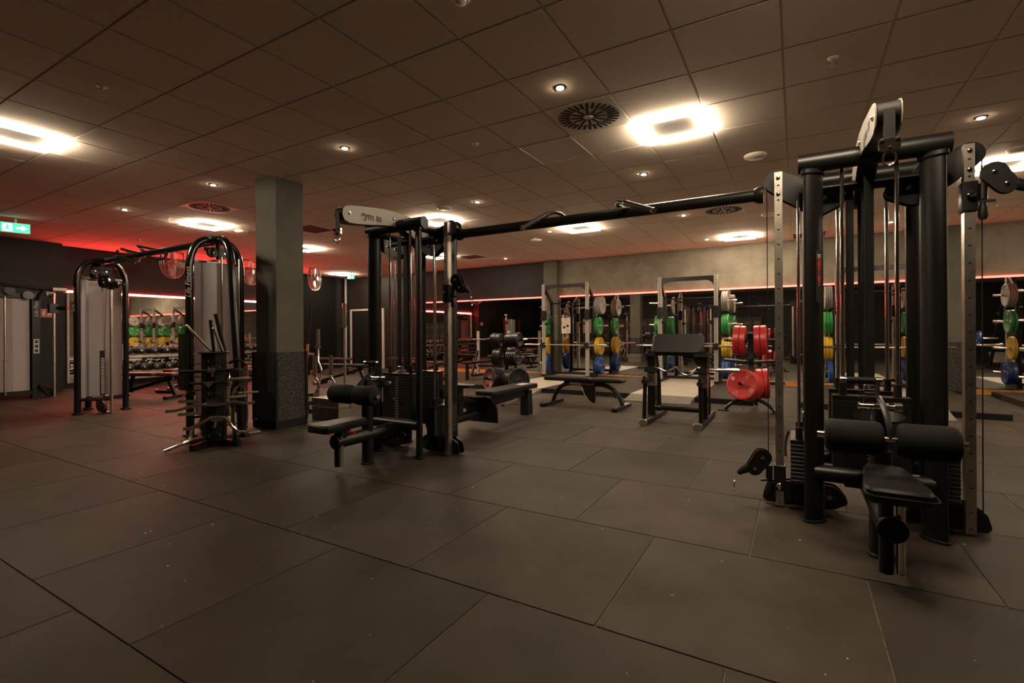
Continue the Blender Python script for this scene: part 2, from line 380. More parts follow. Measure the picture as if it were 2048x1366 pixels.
# ---- ceiling fittings
def lamp(i, j, lab):
    x, y = cell(i, j); t = thing('ceiling_lamp', lab, 'lamp', (x, y, ZC - .004), 0, 'square frame ceiling lamps')
    o, n_ = .295, .235
    obj('light_frame', MB().b2(-o, o, -o, -n_, -.03, 0).b2(-o, o, n_, o, -.03, 0).b2(-o, -n_, -n_, n_, -.03, 0).b2(n_, o, -n_, n_, -.03, 0), 'lamp_panel', t, False)
    obj('centre_plate', MB().b2(-n_, n_, -n_, n_, -.006, 0), 'lamp_centre', t, False)
for (i, j), s in LIGHTS.items(): lamp(i, j, 'glowing square frame ceiling lamp ' + s)
for (i, j), s in zip(ADDED_LAMPS, ('above the right multi station, over the top edge', 'beyond the right edge near the racks', 'beyond the right edge near the viewer')): lamp(i, j, 'unseen square frame lamp added for light ' + s)
for (i, j), s in {(0, 1): 'left of the round slotted vent', (-4, 1): 'right of the pillar top', (0, 5): 'behind the brightest square lamp', (-4, 5): 'above the left multi station arm', (-8, 1): 'left of the pillar, above the cable tower', (-12, 1): 'over the left cable tower in the red light', (5, 5): 'right of the right multi station arm', (-4, 9): 'left of the square lamp under the pull up bar', (0, 9): 'beside the far slotted vent', (0, 13): 'left of the square lamp by the back wall', (-8, 13): 'near the dark part of the back wall', (5, 13): 'seen between the right multi station rods'}.items():
    x, y = cell(i, j); t = thing('downlight', 'small round recessed downlight ' + s, 'downlight', (x, y, ZC - .003), 0, 'round recessed downlights')
    obj('trim_ring', MB().lathe((0, 0, .004), (0, 0, -1), [(0, .05), (.008, .05), (.011, .042)], 20), 'black_matte', t)
    obj('bulb', MB().lathe((0, 0, 0), (0, 0, -1), [(0, .03), (.012, .03), (.016, .02)], 16), 'lamp_spot', t)
def sector(mb, r0, r1, a, wdt, z0, z1):
    d = Vector((math.cos(a), math.sin(a), 0)); mb.bar(d * r0 + Vector((0, 0, (z0 + z1) / 2)), d * r1 + Vector((0, 0, (z0 + z1) / 2)), wdt, z1 - z0)
vent0 = None
for (i, j), s in VENTS.items():
    x, y = cell(i, j); lab = 'square ceiling vent with radiating slots ' + s
    if vent0 is None:
        t = vent0 = thing('ceiling_vent', lab, 'vent', (x, y, ZC - .004), 0, 'slotted swirl vents')
        obj('face_plate', MB().b2(-.306, .306, -.306, .306, -.002, .01), 'white_plastic', t, False)
        for k in range(30):
            m = MB(); a = 2 * PI * k / 30
            sector(m, .175, .275, a, .026, -.005, 0); obj('slot', m, 'hole', t, False)
        for k in range(12):
            m = MB(); a = 2 * PI * (k + .5) / 12
            sector(m, .05, .165, a, .024, -.005, 0); obj('slot', m, 'hole', t, False)
        obj('hub', MB().cyl((0, 0, -.008), (0, 0, 0), .035, 16), 'white_plastic', t)
    else: dup(vent0, (x, y, ZC - .004), 0, lab)
for (i, j), s in GRILL.items():
    x, y = cell(i, j); t = thing('return_grille', 'dark square perforated ceiling grille ' + s, 'grille', (x, y, ZC - .002), 0, 'dark square ceiling grilles')
    obj('frame', MB().b2(-.306, .306, -.306, -.28, -.004, .006).b2(-.306, .306, .28, .306, -.004, .006).b2(-.306, -.28, -.28, .28, -.004, .006).b2(.28, .306, -.28, .28, -.004, .006), 'tbar', t, False)
    obj('mesh_plate', MB().b2(-.28, .28, -.28, .28, 0, .004), 'grille', t, False)
x, y = cell(*PALE); t = thing('light_panel', 'pale unlit square lamp panel in front of the slotted vent', 'lamp', (x, y, ZC - .003))
obj('rim', MB().b2(-.306, .306, -.306, -.29, -.004, .006).b2(-.306, .306, .29, .306, -.004, .006).b2(-.306, -.29, -.29, .29, -.004, .006).b2(.29, .306, -.29, .29, -.004, .006), 'white_plastic', t, False)
obj('diffuser', MB().b2(-.29, .29, -.29, .29, 0, .005), 'white_plastic', t, False)
for (i, j), s in {(2, 5): 'left of the right multi station', (-5, 5): 'behind the left multi station arm', (2, 10): 'seen behind the steel rail of the right multi station', (-12, 4): 'beside the square lamp over the cable towers', (-5, 10): 'under the left half of the pull up bar', (6, 7): 'at the right edge beside the square lamp'}.items():
    x, y = cell(i, j); t = thing('ceiling_speaker', 'round ceiling speaker ' + s, 'speaker', (x, y, ZC - .003), 0, 'round ceiling speakers')
    obj('rim', MB().lathe((0, 0, .004), (0, 0, -1), [(0, .115), (.02, .115), (.034, .1)], 28), 'white_plastic', t)
    obj('grille', MB().lathe((0, 0, -.03), (0, 0, -1), [(0, .098), (.006, .09)], 24), 'tbar', t)
for (i, j), s in {(-2, 2): 'in front of the pale square panel', (3, 2): 'in front of the right multi station arm', (-5, -2): 'above the left foreground, near the pillar', (-9, -2): 'beside the lamp at the left edge', (-12, 2): 'left of the vent in the red light', (7, 12): 'by the raised pulley at the right edge', (-16, 3): 'over the left cable tower'}.items():
    x, y = cell(i, j); t = thing('sprinkler', 'small sprinkler head ' + s, 'sprinkler', (x, y, ZC - .003), 0, 'ceiling sprinklers')
    obj('escutcheon', MB().lathe((0, 0, .004), (0, 0, -1), [(0, .04), (.008, .036), (.014, .02)], 16), 'white_plastic', t)
    obj('body', MB().cyl((0, 0, -.012), (0, 0, -.03), .009, 8).tube([(-.014, 0, -.03), (-.014, 0, -.05), (0, 0, -.058), (.014, 0, -.05), (.014, 0, -.03)], .003, 6).cyl((0, 0, -.058), (0, 0, -.061), .018, 12), 'steel', t)
x, y = cell(0, -1); t = thing('smoke_detector', 'white round smoke detector at the top edge', 'detector', (x - .06, y - .02, ZC - .003))
obj('base', MB().lathe((0, 0, .004), (0, 0, -1), [(0, .055), (.02, .055), (.024, .05)], 20), 'white_plastic', t)
obj('chamber', MB().lathe((0, 0, -.02), (0, 0, -1), [(0, .035), (.018, .033), (.026, .02)], 18), 'white_plastic', t)

# ---- signs
def exit_sign(loc, lab, U, w_, h_):
    t = thing('exit_sign', lab, 'sign', loc); U = Vector(U).normalized(); V = Vector((0, 0, 1)); N = U.cross(V)
    obj('case', MB().prism(rrect(w_, h_, .006, 2), .03, (0, 0, 0), U, V), 'white_plastic', t, False)
    obj('green_face', MB().prism(rrect(w_ - .012, h_ - .012, .004, 2), .004, N * .0165, U, V), 'exit_green', t, False)
    m = MB(); O = N * .0205
    m.prism([(-.42 * w_, -.36 * h_), (-.1 * w_, -.36 * h_), (-.1 * w_, .36 * h_), (-.42 * w_, .36 * h_)], .002, O, U, V)
    m.prism([(.02 * w_, -.08 * h_), (.2 * w_, -.08 * h_), (.2 * w_, -.28 * h_), (.42 * w_, 0), (.2 * w_, .28 * h_), (.2 * w_, .08 * h_), (.02 * w_, .08 * h_)], .002, O, U, V)
    obj('white_symbols', m, 'exit_white', t, False)
    m = MB(); O = N * .0225; q = -.26 * w_
    m.prism([(q + .03 * math.cos(a) * h_ * 3, .22 * h_ + .03 * math.sin(a) * h_ * 3) for a in [k * PI / 5 for k in range(10)]], .002, O, U, V)
    m.prism([(q - .04 * w_, .14 * h_), (q + .05 * w_, .12 * h_), (q + .03 * w_, -.08 * h_), (q + .11 * w_, -.3 * h_), (q + .05 * w_, -.3 * h_), (q - .02 * w_, -.12 * h_), (q - .1 * w_, -.3 * h_), (q - .14 * w_, -.26 * h_), (q - .05 * w_, -.04 * h_)], .002, O, U, V)
    obj('running_figure', m, 'exit_green', t, False)
    obj('hanger', MB().box((0, 0, h_ / 2 + .035), (.03, .03, .07)), 'white_plastic', t, False)
exit_sign((-11.35, 2.93, 3.0), 'green lit exit sign at the left edge under the ceiling', (.25, 1, 0), .36, .17)
exit_sign((-12.35, 11.0, 3.02), 'small far green exit sign beyond the square pillar', (1, .5, 0), .24, .15)
t = thing('fire_sign', 'small red fire equipment sign on the dark left wall', 'sign', (-13.698, 4.01, 1.66))
obj('plate', MB().box((.003, 0, 0), (.006, .22, .17)), 'white_print', t, False)
obj('red_field', MB().box((.0065, 0, 0), (.003, .205, .155)), 'sign_red', t, False)
obj('pictograms', MB().prism([(-.075, -.05), (-.03, -.05), (-.03, .03), (-.02, .055), (-.05, .055), (-.075, .03)], .002, (.009, 0, 0), (0, 1, 0), (0, 0, 1)).prism([(.01, -.05), (.035, -.05), (.045, -.02), (.03, .01), (.015, -.01)], .002, (.009, 0, 0), (0, 1, 0), (0, 0, 1)).prism([(.05, -.05), (.075, -.05), (.08, -.02), (.07, .02), (.052, 0)], .002, (.009, 0, 0), (0, 1, 0), (0, 0, 1)), 'white_print', t, False)

# ---- round fans hung along the left wall
fan0 = None
for (x, y, z), s in {(-12.7, 5.96, 2.98): 'over the pull up bar of the cable towers', (-12.7, 7.86, 2.98): 'between the cable tower and the square pillar', (-12.7, 9.9, 2.98): 'just right of the square pillar'}.items():
    lab = 'round wire guard fan hanging ' + s
    if fan0 is None:
        t = fan0 = thing('hanging_fan', lab, 'fan', (x, y, z - .1), .5, 'round hanging fans')
        m = MB()
        for rr, dx in ((.36, 0), (.35, .05), (.35, -.05)): m.tube([(dx, rr * math.cos(a), rr * math.sin(a)) for a in [k * PI / 18 for k in range(36)]], .008, 5, True)
        for k in range(40):
            a = k * PI / 20
            for sx in (-1, 1): m.tube([(sx * .07, .07 * math.cos(a), .07 * math.sin(a)), (sx * .08, .2 * math.cos(a + .1), .2 * math.sin(a + .1)), (sx * .05, .35 * math.cos(a + .15), .35 * math.sin(a + .15))], .0028, 4)
        obj('wire_guard', m, 'fan_guard', t)
        for k in range(3):
            a = 2 * PI * k / 3
            obj('blade', MB().prism([(.05, -.04), (.18, -.1), (.3, -.09), (.32, .02), (.2, .06), (.06, .04)], .004, (0, 0, 0), (.25, math.cos(a), math.sin(a)), (.1, -math.sin(a), math.cos(a))), 'fan_guard', t)
        obj('motor_hub', MB().cyl((-.09, 0, 0), (.09, 0, 0), .06, 14), 'brushed', t)
        obj('yoke', MB().tube([(0, -.37, 0), (0, -.38, .2), (0, -.34, .28)], .012, 6).tube([(0, .37, 0), (0, .38, .2), (0, .34, .28)], .012, 6).box((0, 0, .28), (.03, .72, .015)), 'black_matte', t)
    else: dup(fan0, (x, y, z - .1), .5, lab)

# ---- numbered lockers along the wall behind the viewer, seen in the mirror
ld = MB().b2(-.2, .2, 0, .018, .012, .598).mesh('door', False); ld.materials.append(MATS['locker'])
for n in range(26):
    x = -1.66 - .43 * n; t = thing('locker', 'black locker column with orange numbers %d to %d, seen in the mirror' % (300 + 3 * n, 302 + 3 * n), 'locker', (x, YF + .22, 0), 0, 'numbered black lockers')
    obj('carcass', MB().b2(-.214, .214, -.2, 0, .0, 1.95), 'black_matte', t, False)
    for k in range(3):
        dd = obj('door', ld, None, t, loc=(0, 0, .1 + .61 * (2 - k)))
        obj('number', word(MB(), str(300 + 3 * n + k), .16, (0, .022, .3), (-1, 0, 0)), 'sign_orange', dd, False)
# ================================================================== MULTI STATIONS (two towers joined by a pull up bar)
TY = 3.85
def bolt(mb, p, d, r=.011): return mb.lathe(p, d, [(0, r * 1.3), (.004, r * 1.3), (.004, r), (.012, r), (.014, r * .6)], 10)
ARM = [(-.95, 2.22), (-.945, 2.265), (-.915, 2.295), (-.86, 2.312), (-.75, 2.328), (-.45, 2.366), (-.25, 2.372), (-.1, 2.36), (.04, 2.32), (.17, 2.25), (.27, 2.16), (.31, 2.08), (.29, 2.03), (.22, 2.01), (.13, 2.04), (.02, 2.12), (-.09, 2.185), (-.2, 2.22), (-.32, 2.228), (-.45, 2.215), (-.6, 2.19), (-.75, 2.168), (-.87, 2.158), (-.93, 2.175)]
def chain_link(mb, p, d, n, step=.018):
    p = Vector(p); d = Vector(d).normalized()
    for k in range(n): mb.box(p + d * (k * step), (.009, .006, .013) if k % 2 else (.006, .009, .013))
    return mb
def carabiner(mb, p, L=.07, w_=.026, r=.0035, U=(1, 0, 0)):
    p = Vector(p); U = Vector(U)
    pts = [p + U * (w_ / 2 * math.sin(a) * (1.1 - .25 * math.cos(a))) + Vector((0, 0, -L / 2 + L / 2 * math.cos(a))) for a in [k * PI / 8 for k in range(16)]]
    return mb.tube(pts, r, 6, True)
plate_w = {}
def stack(t, cx, cy, z0, n, w_, d_, side, pitch=.0255):
    """a weight stack: wide along X when side == 0, along Y otherwise; numbers face front"""
    sx, sy = (w_, d_) if side == 0 else (d_, w_)
    z1 = z0 + n * pitch
    s = obj('weight_stack', MB().b2(cx - sx / 2, cx + sx / 2, cy - sy / 2, cy + sy / 2, z1 + .003, z1 + .028), 'black_paint', t, False)
    key = (w_, d_, side)
    if key not in plate_w:
        plate_w[key] = MB().prism(rrect(sx, sy, .004, 1), pitch - .001, (0, 0, 0), (1, 0, 0), (0, 1, 0), .002).mesh('weight_plate', False); plate_w[key].materials.append(MATS['iron'])
    for k in range(n): obj('weight_plate', plate_w[key], None, s, loc=(cx, cy, z0 + (k + .5) * pitch))
    m = MB()
    for k in range(n):
        z = z0 + (k + .5) * pitch
        for o in (-.012, .012):
            if side == 0:
                f_ = -1 if cy < 0 else 1; m.box((cx + o, cy + f_ * (sy / 2 + .001), z), (.010, .003, .010))
            else:
                f_ = -1 if cx < 0 else 1; m.box((cx + f_ * (sx / 2 + .001), cy + o + .05, z), (.003, .010, .010))
    obj('number_dots', m, 'white_print', s, False)
    obj('stack_support', MB().b2(cx - sx / 2 + .06 * (side == 0), cx + sx / 2 - .06 * (side == 0), cy - sy / 2 + .06 * (side != 0), cy + sy / 2 - .06 * (side != 0), z0 - .12, z0), 'black_paint', t, False)
    return z1 + .028
def rods(t, pts, z0, z1, r=.0115):
    for x, y in pts:
        o = obj('guide_rod', MB().cyl((x, y, z0), (x, y, z1), r, 12), 'chrome', t)
        obj('bumper', MB().cyl((x, y, z0), (x, y, z0 + .075), .021, 12), 'black_matte', o)
def carriage(t, sx, z, yaw):
    """sliding pulley carriage on the rail at side sx"""
    rx = sx * .485
    y0 = -.05
    c = obj('pulley_carriage', MB().pad((rx, y0, z), (.072, .082, .17), .006, .003), 'black_paint', t)
    bx = rx + sx * .036
    m = MB().cyl((bx + sx * .028, y0, z - .02), (bx + sx * .028, y0, z + .07), .021, 14)
    obj('hinge', m, 'black_paint', c)
    d = Vector((math.cos(yaw) * sx, math.sin(yaw), 0)); O = Vector((bx + sx * .028, y0, z)); up = Vector((0, 0, 1)); N = d.cross(up).normalized()
    for o in (-.022, .022):
        obj('pulley_cheek', MB().prism(hull([(.045, .125, .058), (.095, .05, .05)]), .005, O + N * o, d, up), 'black_paint', c)
    m = MB()
    for u, v in ((.045, .125), (.095, .05)): m.lathe(O + d * u + up * v - N * .017, N, [(0, .05), (.008, .042), (.026, .042), (.034, .05)], 20)
    obj('pulley_wheel', m, 'black_gloss', c)
    m = MB()
    for u, v in ((.045, .125), (.095, .05)):
        bolt(m, O + d * u + up * v - N * .024, -N, .010); bolt(m, O + d * u + up * v + N * .024, N, .010)
    obj('cheek_bolts', m, 'chrome', c)
    e = O + d * .155 + up * .035; dd = (d - up * .75).normalized()
    obj('cable_stop', MB().lathe(e - dd * .03, dd, [(0, .028), (.035, .03), (.06, .022), (.085, .014)], 14), 'black_matte', c)
    m = MB(); chain_link(m, e + dd * .06, Vector((d.x * .25, d.y * .25, -1)), 3); carabiner(m, e + dd * .06 + Vector((d.x * .02, d.y * .02, -.045)), .075, .03, .004, N)
    obj('snap_hook', m, 'chrome', c)
    obj('grip', MB().lathe((bx + sx * .028, y0, z - .03), (0, 0, -1), [(0, .012), (.02, .014), (.035, .02), (.085, .024), (.105, .016)], 14), 'black_matte', c)
    obj('lever', MB().bar((bx, y0, z - .025), (bx + sx * .08, y0 - .01, z - .035), .02, .012), 'black_paint', c)
    obj('pop_pin', MB().lathe((rx, y0 - .04, z + .005 - .045 * (sx < 0)), (0, -1, 0), [(0, .012), (.012, .012), (.014, .02), (.035, .019), (.042, .012)], 14), 'chrome', c)
def oval(x, y, a, b, n=28):
    """oval section with its long axis pointing away from the tower centre"""
    th = math.atan2(y, x); c, s = math.cos(th), math.sin(th)
    return [(c * a * math.cos(q) - s * b * math.sin(q), s * a * math.cos(q) + c * b * math.sin(q)) for q in [2 * PI * k / n for k in range(n)]]
def tower(cx, lab, car, side_dir, seat_z, row):
    t = thing('cable_multi_station', lab, 'gym machine', (cx, TY, 0), 0, 'black four sided cable multi stations')
    # columns
    for x in (-.29, .29):
        for y in (-.25, .25):
            c = obj('column', MB().prism(oval(x, y, .067, .031), 2.2, (x, y, 1.1), (1, 0, 0), (0, 1, 0)), 'black_paint', t)
            obj('foot_ring', MB().prism(oval(x, y, .077, .041), .018, (x, y, .009), (1, 0, 0), (0, 1, 0), .004), 'black_matte', c)
            obj('collar', MB().prism(oval(x, y, .079, .043), .03, (x, y, 2.185), (1, 0, 0), (0, 1, 0), .004), 'black_paint', c)
    for y in (-.25, .25): obj('top_beam', MB().cyl((-.37, y, 2.245), (.37, y, 2.245), .058, 20), 'black_paint', t)
    obj('top_tube', MB().cyl((-.29, 0, 2.13), (.29, 0, 2.13), .035, 16), 'black_paint', t)
    for x in (-.29, .29): obj('top_side_tube', MB().cyl((x, -.25, 2.2), (x, .25, 2.2), .03, 12), 'black_paint', t)
    # overhead arm
    for s in (-1, 1):
        a = obj('arm_plate', MB().prism(ARM, .006, (s * .05, 0, 0), (0, 1, 0), (0, 0, 1)), 'arm_grey', t)
        text('lettering', 'gym', .095, 'dark_print', a, (s * .0538, -.62 - s * .05, 2.257), (0, s, 0), (0, 0, 1), .0008, shear=.12, bold=.003)
        text('lettering', '80', .072, 'dark_print', a, (s * .0538, -.62 + s * .093, 2.252), (0, s, 0), (0, 0, 1), .0008, bold=.002)
        m = MB()
        for y, z in ((-.87, 2.24), (-.33, 2.3), (-.26, 2.29)): bolt(m, (s * .052, y, z), (s, 0, 0), .013)
        obj('arm_bolts', m, 'chrome', a)
    obj('arm_core', MB().prism([(y * .995 + .006, 2.24 + (z - 2.24) * .94) for y, z in ARM], .092, (0, 0, 0), (0, 1, 0), (0, 0, 1)), 'black_paint', t)
    obj('arm_pulley', MB().cyl((-.044, -.895, 2.235), (.044, -.895, 2.235), .058, 20), 'black_matte', t)
    b = obj('belt', MB().b2(-.0225, .0225, -.96, -.953, 2.09, 2.24), 'black_matte', t, False)
    obj('belt_clamp', MB().pad((0, -.957, 2.07), (.085, .055, .022), .004, .003, (1, 0, 0), (0, 0, 1)), 'chrome', b)
    obj('clamp_bolts', bolt(bolt(bolt(MB(), (-.03, -.968, 2.088), (0, -1, 0), .009), (.03, -.968, 2.088), (0, -1, 0), .009), (0, -.968, 2.052), (0, -1, 0), .007), 'black_matte', b)
    obj('snap_hook', carabiner(MB(), (0, -.957, 2.047), .075, .045, .005), 'chrome', b)
    for y in (-.2, -.06, .17): obj('belt', MB().b2(-.024, .024, y - .003, y + .003, .8 if y < -.1 or y > .1 else 1.5, 2.14), 'black_matte', t, False)
    obj('belt', MB().b2(-.105, -.062, -.032, -.026, .82, 2.1), 'black_matte', t, False)
    # front and rear stacks
    for y in (-.19, .19):
        z1 = stack(t, 0, y, .36, 16, .385, .115, 0)
        rods(t, [(-.135, y), (.135, y)], z1, 2.2)
        obj('stack_clamp', MB().pad((0, y, z1 + .045), (.06, .03, .05), .004, .003).cyl((0, y, z1), (0, y, z1 + .03), .012), 'chrome', t)
        obj('selector_pin', MB().lathe((.0, y + (-.06 if y < 0 else .06), .55), (0, -1 if y < 0 else 1, 0), [(0, .006), (.02, .006), (.02, .016), (.035, .018), (.045, .01)], 12), 'chrome', t)
    m = MB(); cp = arc((-.035, -.255, .79), (-.04, -.27, .58), (-.05, -.29, .7), 8); m.tube(cp, .004, 6)
    obj('pin_cord', m, 'chrome', t)
    # side stacks and rails
    for s in (-1, 1):
        z1 = stack(t, s * .37, .0, .2, 10, .36, .1, 1)
        rods(t, [(s * .37, -.12), (s * .37, .12)], z1, 2.05, .0095)
        obj('stack_pulley', MB().lathe((s * .35, .04, z1 + .11), (1, 0, 0), [(0, .055), (.008, .062), (.012, .045), (.024, .045), (.028, .062), (.036, .055)], 22), 'black_gloss', t)
        obj('pin_handle', MB().tube(arc((s * .43, .03, z1 + .02), (s * .45, .0, z1 - .15), (s * .46, .03, z1 - .04), 6), .008, 8), 'black_matte', t)
        r_ = obj('guide_rail', MB().b2(s * .485 - .024, s * .485 + .024, -.08, -.02, .012, 2.27), 'brushed', t, False)
        m = MB()
        for k in range(20): m.pad((s * .485, -.0805, .28 + k * .1), (.016, .01, .002), .0045, .0005, (1, 0, 0), (0, 0, 1))
        for y in (-.07, -.03): m.b2(min(s * .5085, s * .5095), max(s * .5085, s * .5095), y - .002, y + .002, .2, 2.1)
        obj('rail_holes', m, 'hole', r_, False)
        m = MB()
        for z in (.04, .13, 2.23, 2.12): bolt(m, (s * .485, -.08, z), (0, -1, 0), .010)
        obj('rail_bolts', m, 'chrome', r_)
        for y in (-.014, .06):
            obj('top_pulley_plate', MB().prism([(s * u, v) for u, v in hull([(.5, 2.225, .072), (.42, 2.14, .06), (.25, 2.05, .085), (.15, 2.06, .05)])][::s], .008, (0, y, 0), (1, 0, 0), (0, 0, 1)), 'black_paint', t)
            obj('base_pulley_plate', MB().prism([(s * u, v) for u, v in hull([(.56, .045, .03), (.545, .1, .03), (.485, .14, .03), (.2, .095, .078), (.13, .08, .03)])][::s], .008, (0, y, 0), (1, 0, 0), (0, 0, 1)), 'black_gloss', t)
        m = MB()
        for u, v in ((.33, 2.11), (.22, 2.07)): bolt(m, (s * u, -.018, v), (0, -1, 0), .012)
        bolt(m, (s * .2, -.018, .095), (0, -1, 0), .012)
        obj('plate_bolts', m, 'chrome', t)
        m = MB()
        for u, v, r_2 in ((.5, 2.225, .058), (.24, 2.06, .06), (.2, .095, .065), (.5, .1, .04)): m.lathe((s * u, .003, v), (0, 1, 0), [(0, r_2), (.012, r_2 * .85), (.028, r_2 * .85), (.04, r_2)], 20)
        obj('pulley_wheel', m, 'black_gloss', t)
        obj('cable', MB().tube([(s * .555, .0, .1), (s * .556, 0, 1.1), (s * .557, 0, 2.2)], .0035, 6), 'black_matte', t)
        if s in car: carriage(t, s, car[s][0], car[s][1])
    # base frame
    for y in (-.25, .25): obj('base_tube', MB().cyl((-.29, y, .31), (.29, y, .31), .05, 18), 'black_paint', t)
    for x in (-.29, .29): obj('base_side_tube', MB().cyl((x, -.25, .12), (x, .25, .12), .035, 14), 'black_paint', t)
    obj('seat_beam', MB().cyl((0, -1.0, .265), (0, -.25, .265), .06, 22), 'black_paint', t)
    p = obj('front_post', MB().cyl((0, -.63, 0), (0, -.63, .56), .052, 22), 'black_paint', t)
    obj('foot_ring', MB().lathe((0, -.63, 0), (0, 0, 1), [(0, .062), (.012, .062), (.018, .054)], 22), 'black_matte', p)
    # thigh pads
    obj('pad_axle', MB().cyl((-.27, -.8, .65), (.29, -.8, .65), .0125, 12).cyl((-.29, -.8, .65), (-.25, -.8, .65), .019, 12).cyl((.275, -.8, .65), (.31, -.8, .65), .019, 12), 'chrome', t)
    for a_, b_ in ((-.258, -.012), (.045, .282)):
        obj('thigh_pad', MB().lathe((a_, -.8, .65), (1, 0, 0), [(0, .062), (.008, .077), (.024, .085), (b_ - a_ - .024, .085), (b_ - a_ - .008, .077), (b_ - a_, .062)], 24), 'fabric', t)
    obj('pad_arm', MB().bar((0, -.63, .52), (0, -.63, .78), .05, .05).bar((0, -.5, .74), (0, -.66, .74), .03, .05), 'black_paint', t, False)
    br = obj('pad_bracket', MB().tube(arc((.018, -.8, .65), (0, -.55, .83), (.018, -.76, .77), 8), [.015] * 9, 6).tube([(0, -.55, .81), (.0, -.52, .88), (.005, -.5, .93)], .011, 6), 'black_paint', t)
    obj('handle_grip', MB().lathe((-.155, -.5, .915), (1, 0, 0), [(0, .019), (.17, .019)], 14), 'black_matte', br)
    [obj('grip_end', MB().cyl((q, -.5, .915), (q + .03, -.5, .915), .0205, 14), 'chrome', br) for q in (-.17, -.005)]
    obj('adjuster_pin', MB().lathe((-.09, -.5, .775), (1, 0, 0), [(0, .017), (.012, .02), (.012, .014), (.09, .014), (.09, .021), (.14, .021), (.14, .011), (.165, .011), (.165, .024), (.2, .024)], 14), 'chrome', br)
    obj('spring_chain', chain_link(MB(), (-.08, -.5, .87), (0.02, 0, -1), 6), 'chrome', br)
    obj('counter_plate', MB().prism(hull([(-.04, 0, .07), (.06, 0, .07)]), .008, (0, -.47, .715), (1, 0, 0), (0, .85, .3)), 'black_gloss', t)
    # seat
    S = [(-.075, .24), (-.09, .18), (-.125, -.16), (-.122, -.22), (-.095, -.245), (.095, -.245), (.122, -.22), (.125, -.16), (.09, .18), (.075, .24), (.05, .255), (-.05, .255)]
    st = obj('seat', MB().prism(S, .068, (0, -.95, seat_z - .034), (1, 0, 0), (0, 1, 0), .012), 'leather', t)
    obj('seam', MB().tube([(x * 1.0, y - 1.03, seat_z - .012) for x, y in S], .0035, 5, True), 'black_matte', st)
    obj('seat_rod', MB().cyl((.035, -.96, .05), (.035, -.96, seat_z - .05), .018, 14), 'chrome', t)
    obj('seat_sleeve', MB().cyl((-.02, -.95, .045), (-.02, -.95, seat_z - .05), .03, 16), 'black_paint', t)
    obj('seat_clamp', MB().b2(-.06, .06, -1.0, -.88, seat_z - .075, seat_z - .055).b2(-.02, .08, -.99, -.9, seat_z - .12, seat_z - .075), 'black_paint', t, False)
    obj('release_lever', MB().bar((.06, -.93, seat_z - .09), (.13, -.9, seat_z - .1), .02, .02), 'sign_red', t)
    obj('end_cap', MB().lathe((0, -1.0, .265), (0, -1, 0), [(0, .062), (.006, .06), (.012, .045)], 22), 'black_matte', t)
    if row:
        obj('row_tube', MB().cyl((0, .25, .2), (0, 1.28, .2), .055, 20), 'black_paint', t)
        obj('row_end_cap', MB().lathe((0, 1.28, .2), (0, 1, 0), [(0, .057), (.006, .05)], 20), 'black_matte', t)
        obj('foot_plate', MB().prism(arc2([(1.28, .08), (1.27, .26), (1.18, .38), (1.0, .44), (.82, .45)]) + arc2([(.82, .44), (1.0, .43), (1.16, .36), (1.245, .25), (1.26, .08)]), .46, (0, 0, 0), (0, 1, 0), (0, 0, 1)), 'black_gloss', t)
        obj('foot_bracket', MB().b2(-.05, .05, .72, .8, .2, .56).bar((0, .75, .34), (0, 1.2, .3), .05, .06), 'black_paint', t)
        obj('knee_block', MB().pad((0, .78, .58), (.4, .16, .035), .05, .01), 'leather', t)
        bn = obj('row_bench', MB().pad((0, 1.92, .425), (.3, 1.22, .06), .04, .012), 'leather', t)
        obj('bench_print', MB().b2(-.06, .06, 2.2, 2.42, .4552, .4556), 'white_print', bn, False)
        obj('bench_beam', MB().bar((0, 1.3, .3), (0, 2.45, .34), .07, .1), 'black_paint', t)
        obj('leg', MB().prism([(2.36, .0), (2.52, 0), (2.49, .36), (2.36, .36)], .12, (0, 0, 0), (0, 1, 0), (0, 0, 1)), 'black_paint', t)
    return t
def arc2(pts): return pts
tw_r = tower(.385, 'large black cable multi station in the right foreground with a lat pulldown seat', {-1: (.2, -.25), 1: (1.965, -.1)}, -1, .5, False)
tw_l = tower(-3.41, 'black cable multi station in the middle with a long rowing bench behind it', {1: (1.575, -.05)}, 1, .44, True)
# muscle chart sticker on the right station's left column
a = math.radians(-60)
dN = Vector((math.cos(a), math.sin(a), 0)); dU = Vector((0, 0, 1)).cross(dN) * -1
st = obj('instruction_sticker', MB().prism([(-.018, -.16), (.018, -.16), (.018, .16), (-.018, .16)], .001, Vector((-.29, -.25, 1.53)) + dN * .0575, -dU, (0, 0, 1)), 'dark_print', tw_r, False)
m = MB(); O = Vector((-.29, -.25, 1.53)) + dN * .059
for z in (.06, -.03):
    m.prism([(-.004, z + .042), (.004, z + .042), (.004, z + .052), (-.004, z + .052)], .001, O, -dU, (0, 0, 1))
    m.prism([(-.006, z + .036), (.006, z + .036), (.008, z + .006), (.0045, z), (.005, z - .03), (.0015, z - .03), (0, z - .002), (-.0015, z - .03), (-.005, z - .03), (-.0045, z), (-.008, z + .006)], .001, O, -dU, (0, 0, 1))
obj('muscle_figures', m, 'p_red', st, False)
m = MB()
for z, ww in ((.13, .012), (.122, .009), (.114, .011)): m.prism([(-ww, z), (ww, z), (ww, z + .004), (-ww, z + .004)], .001, O, -dU, (0, 0, 1))
obj('sticker_text', m, 'white_print', st, False)
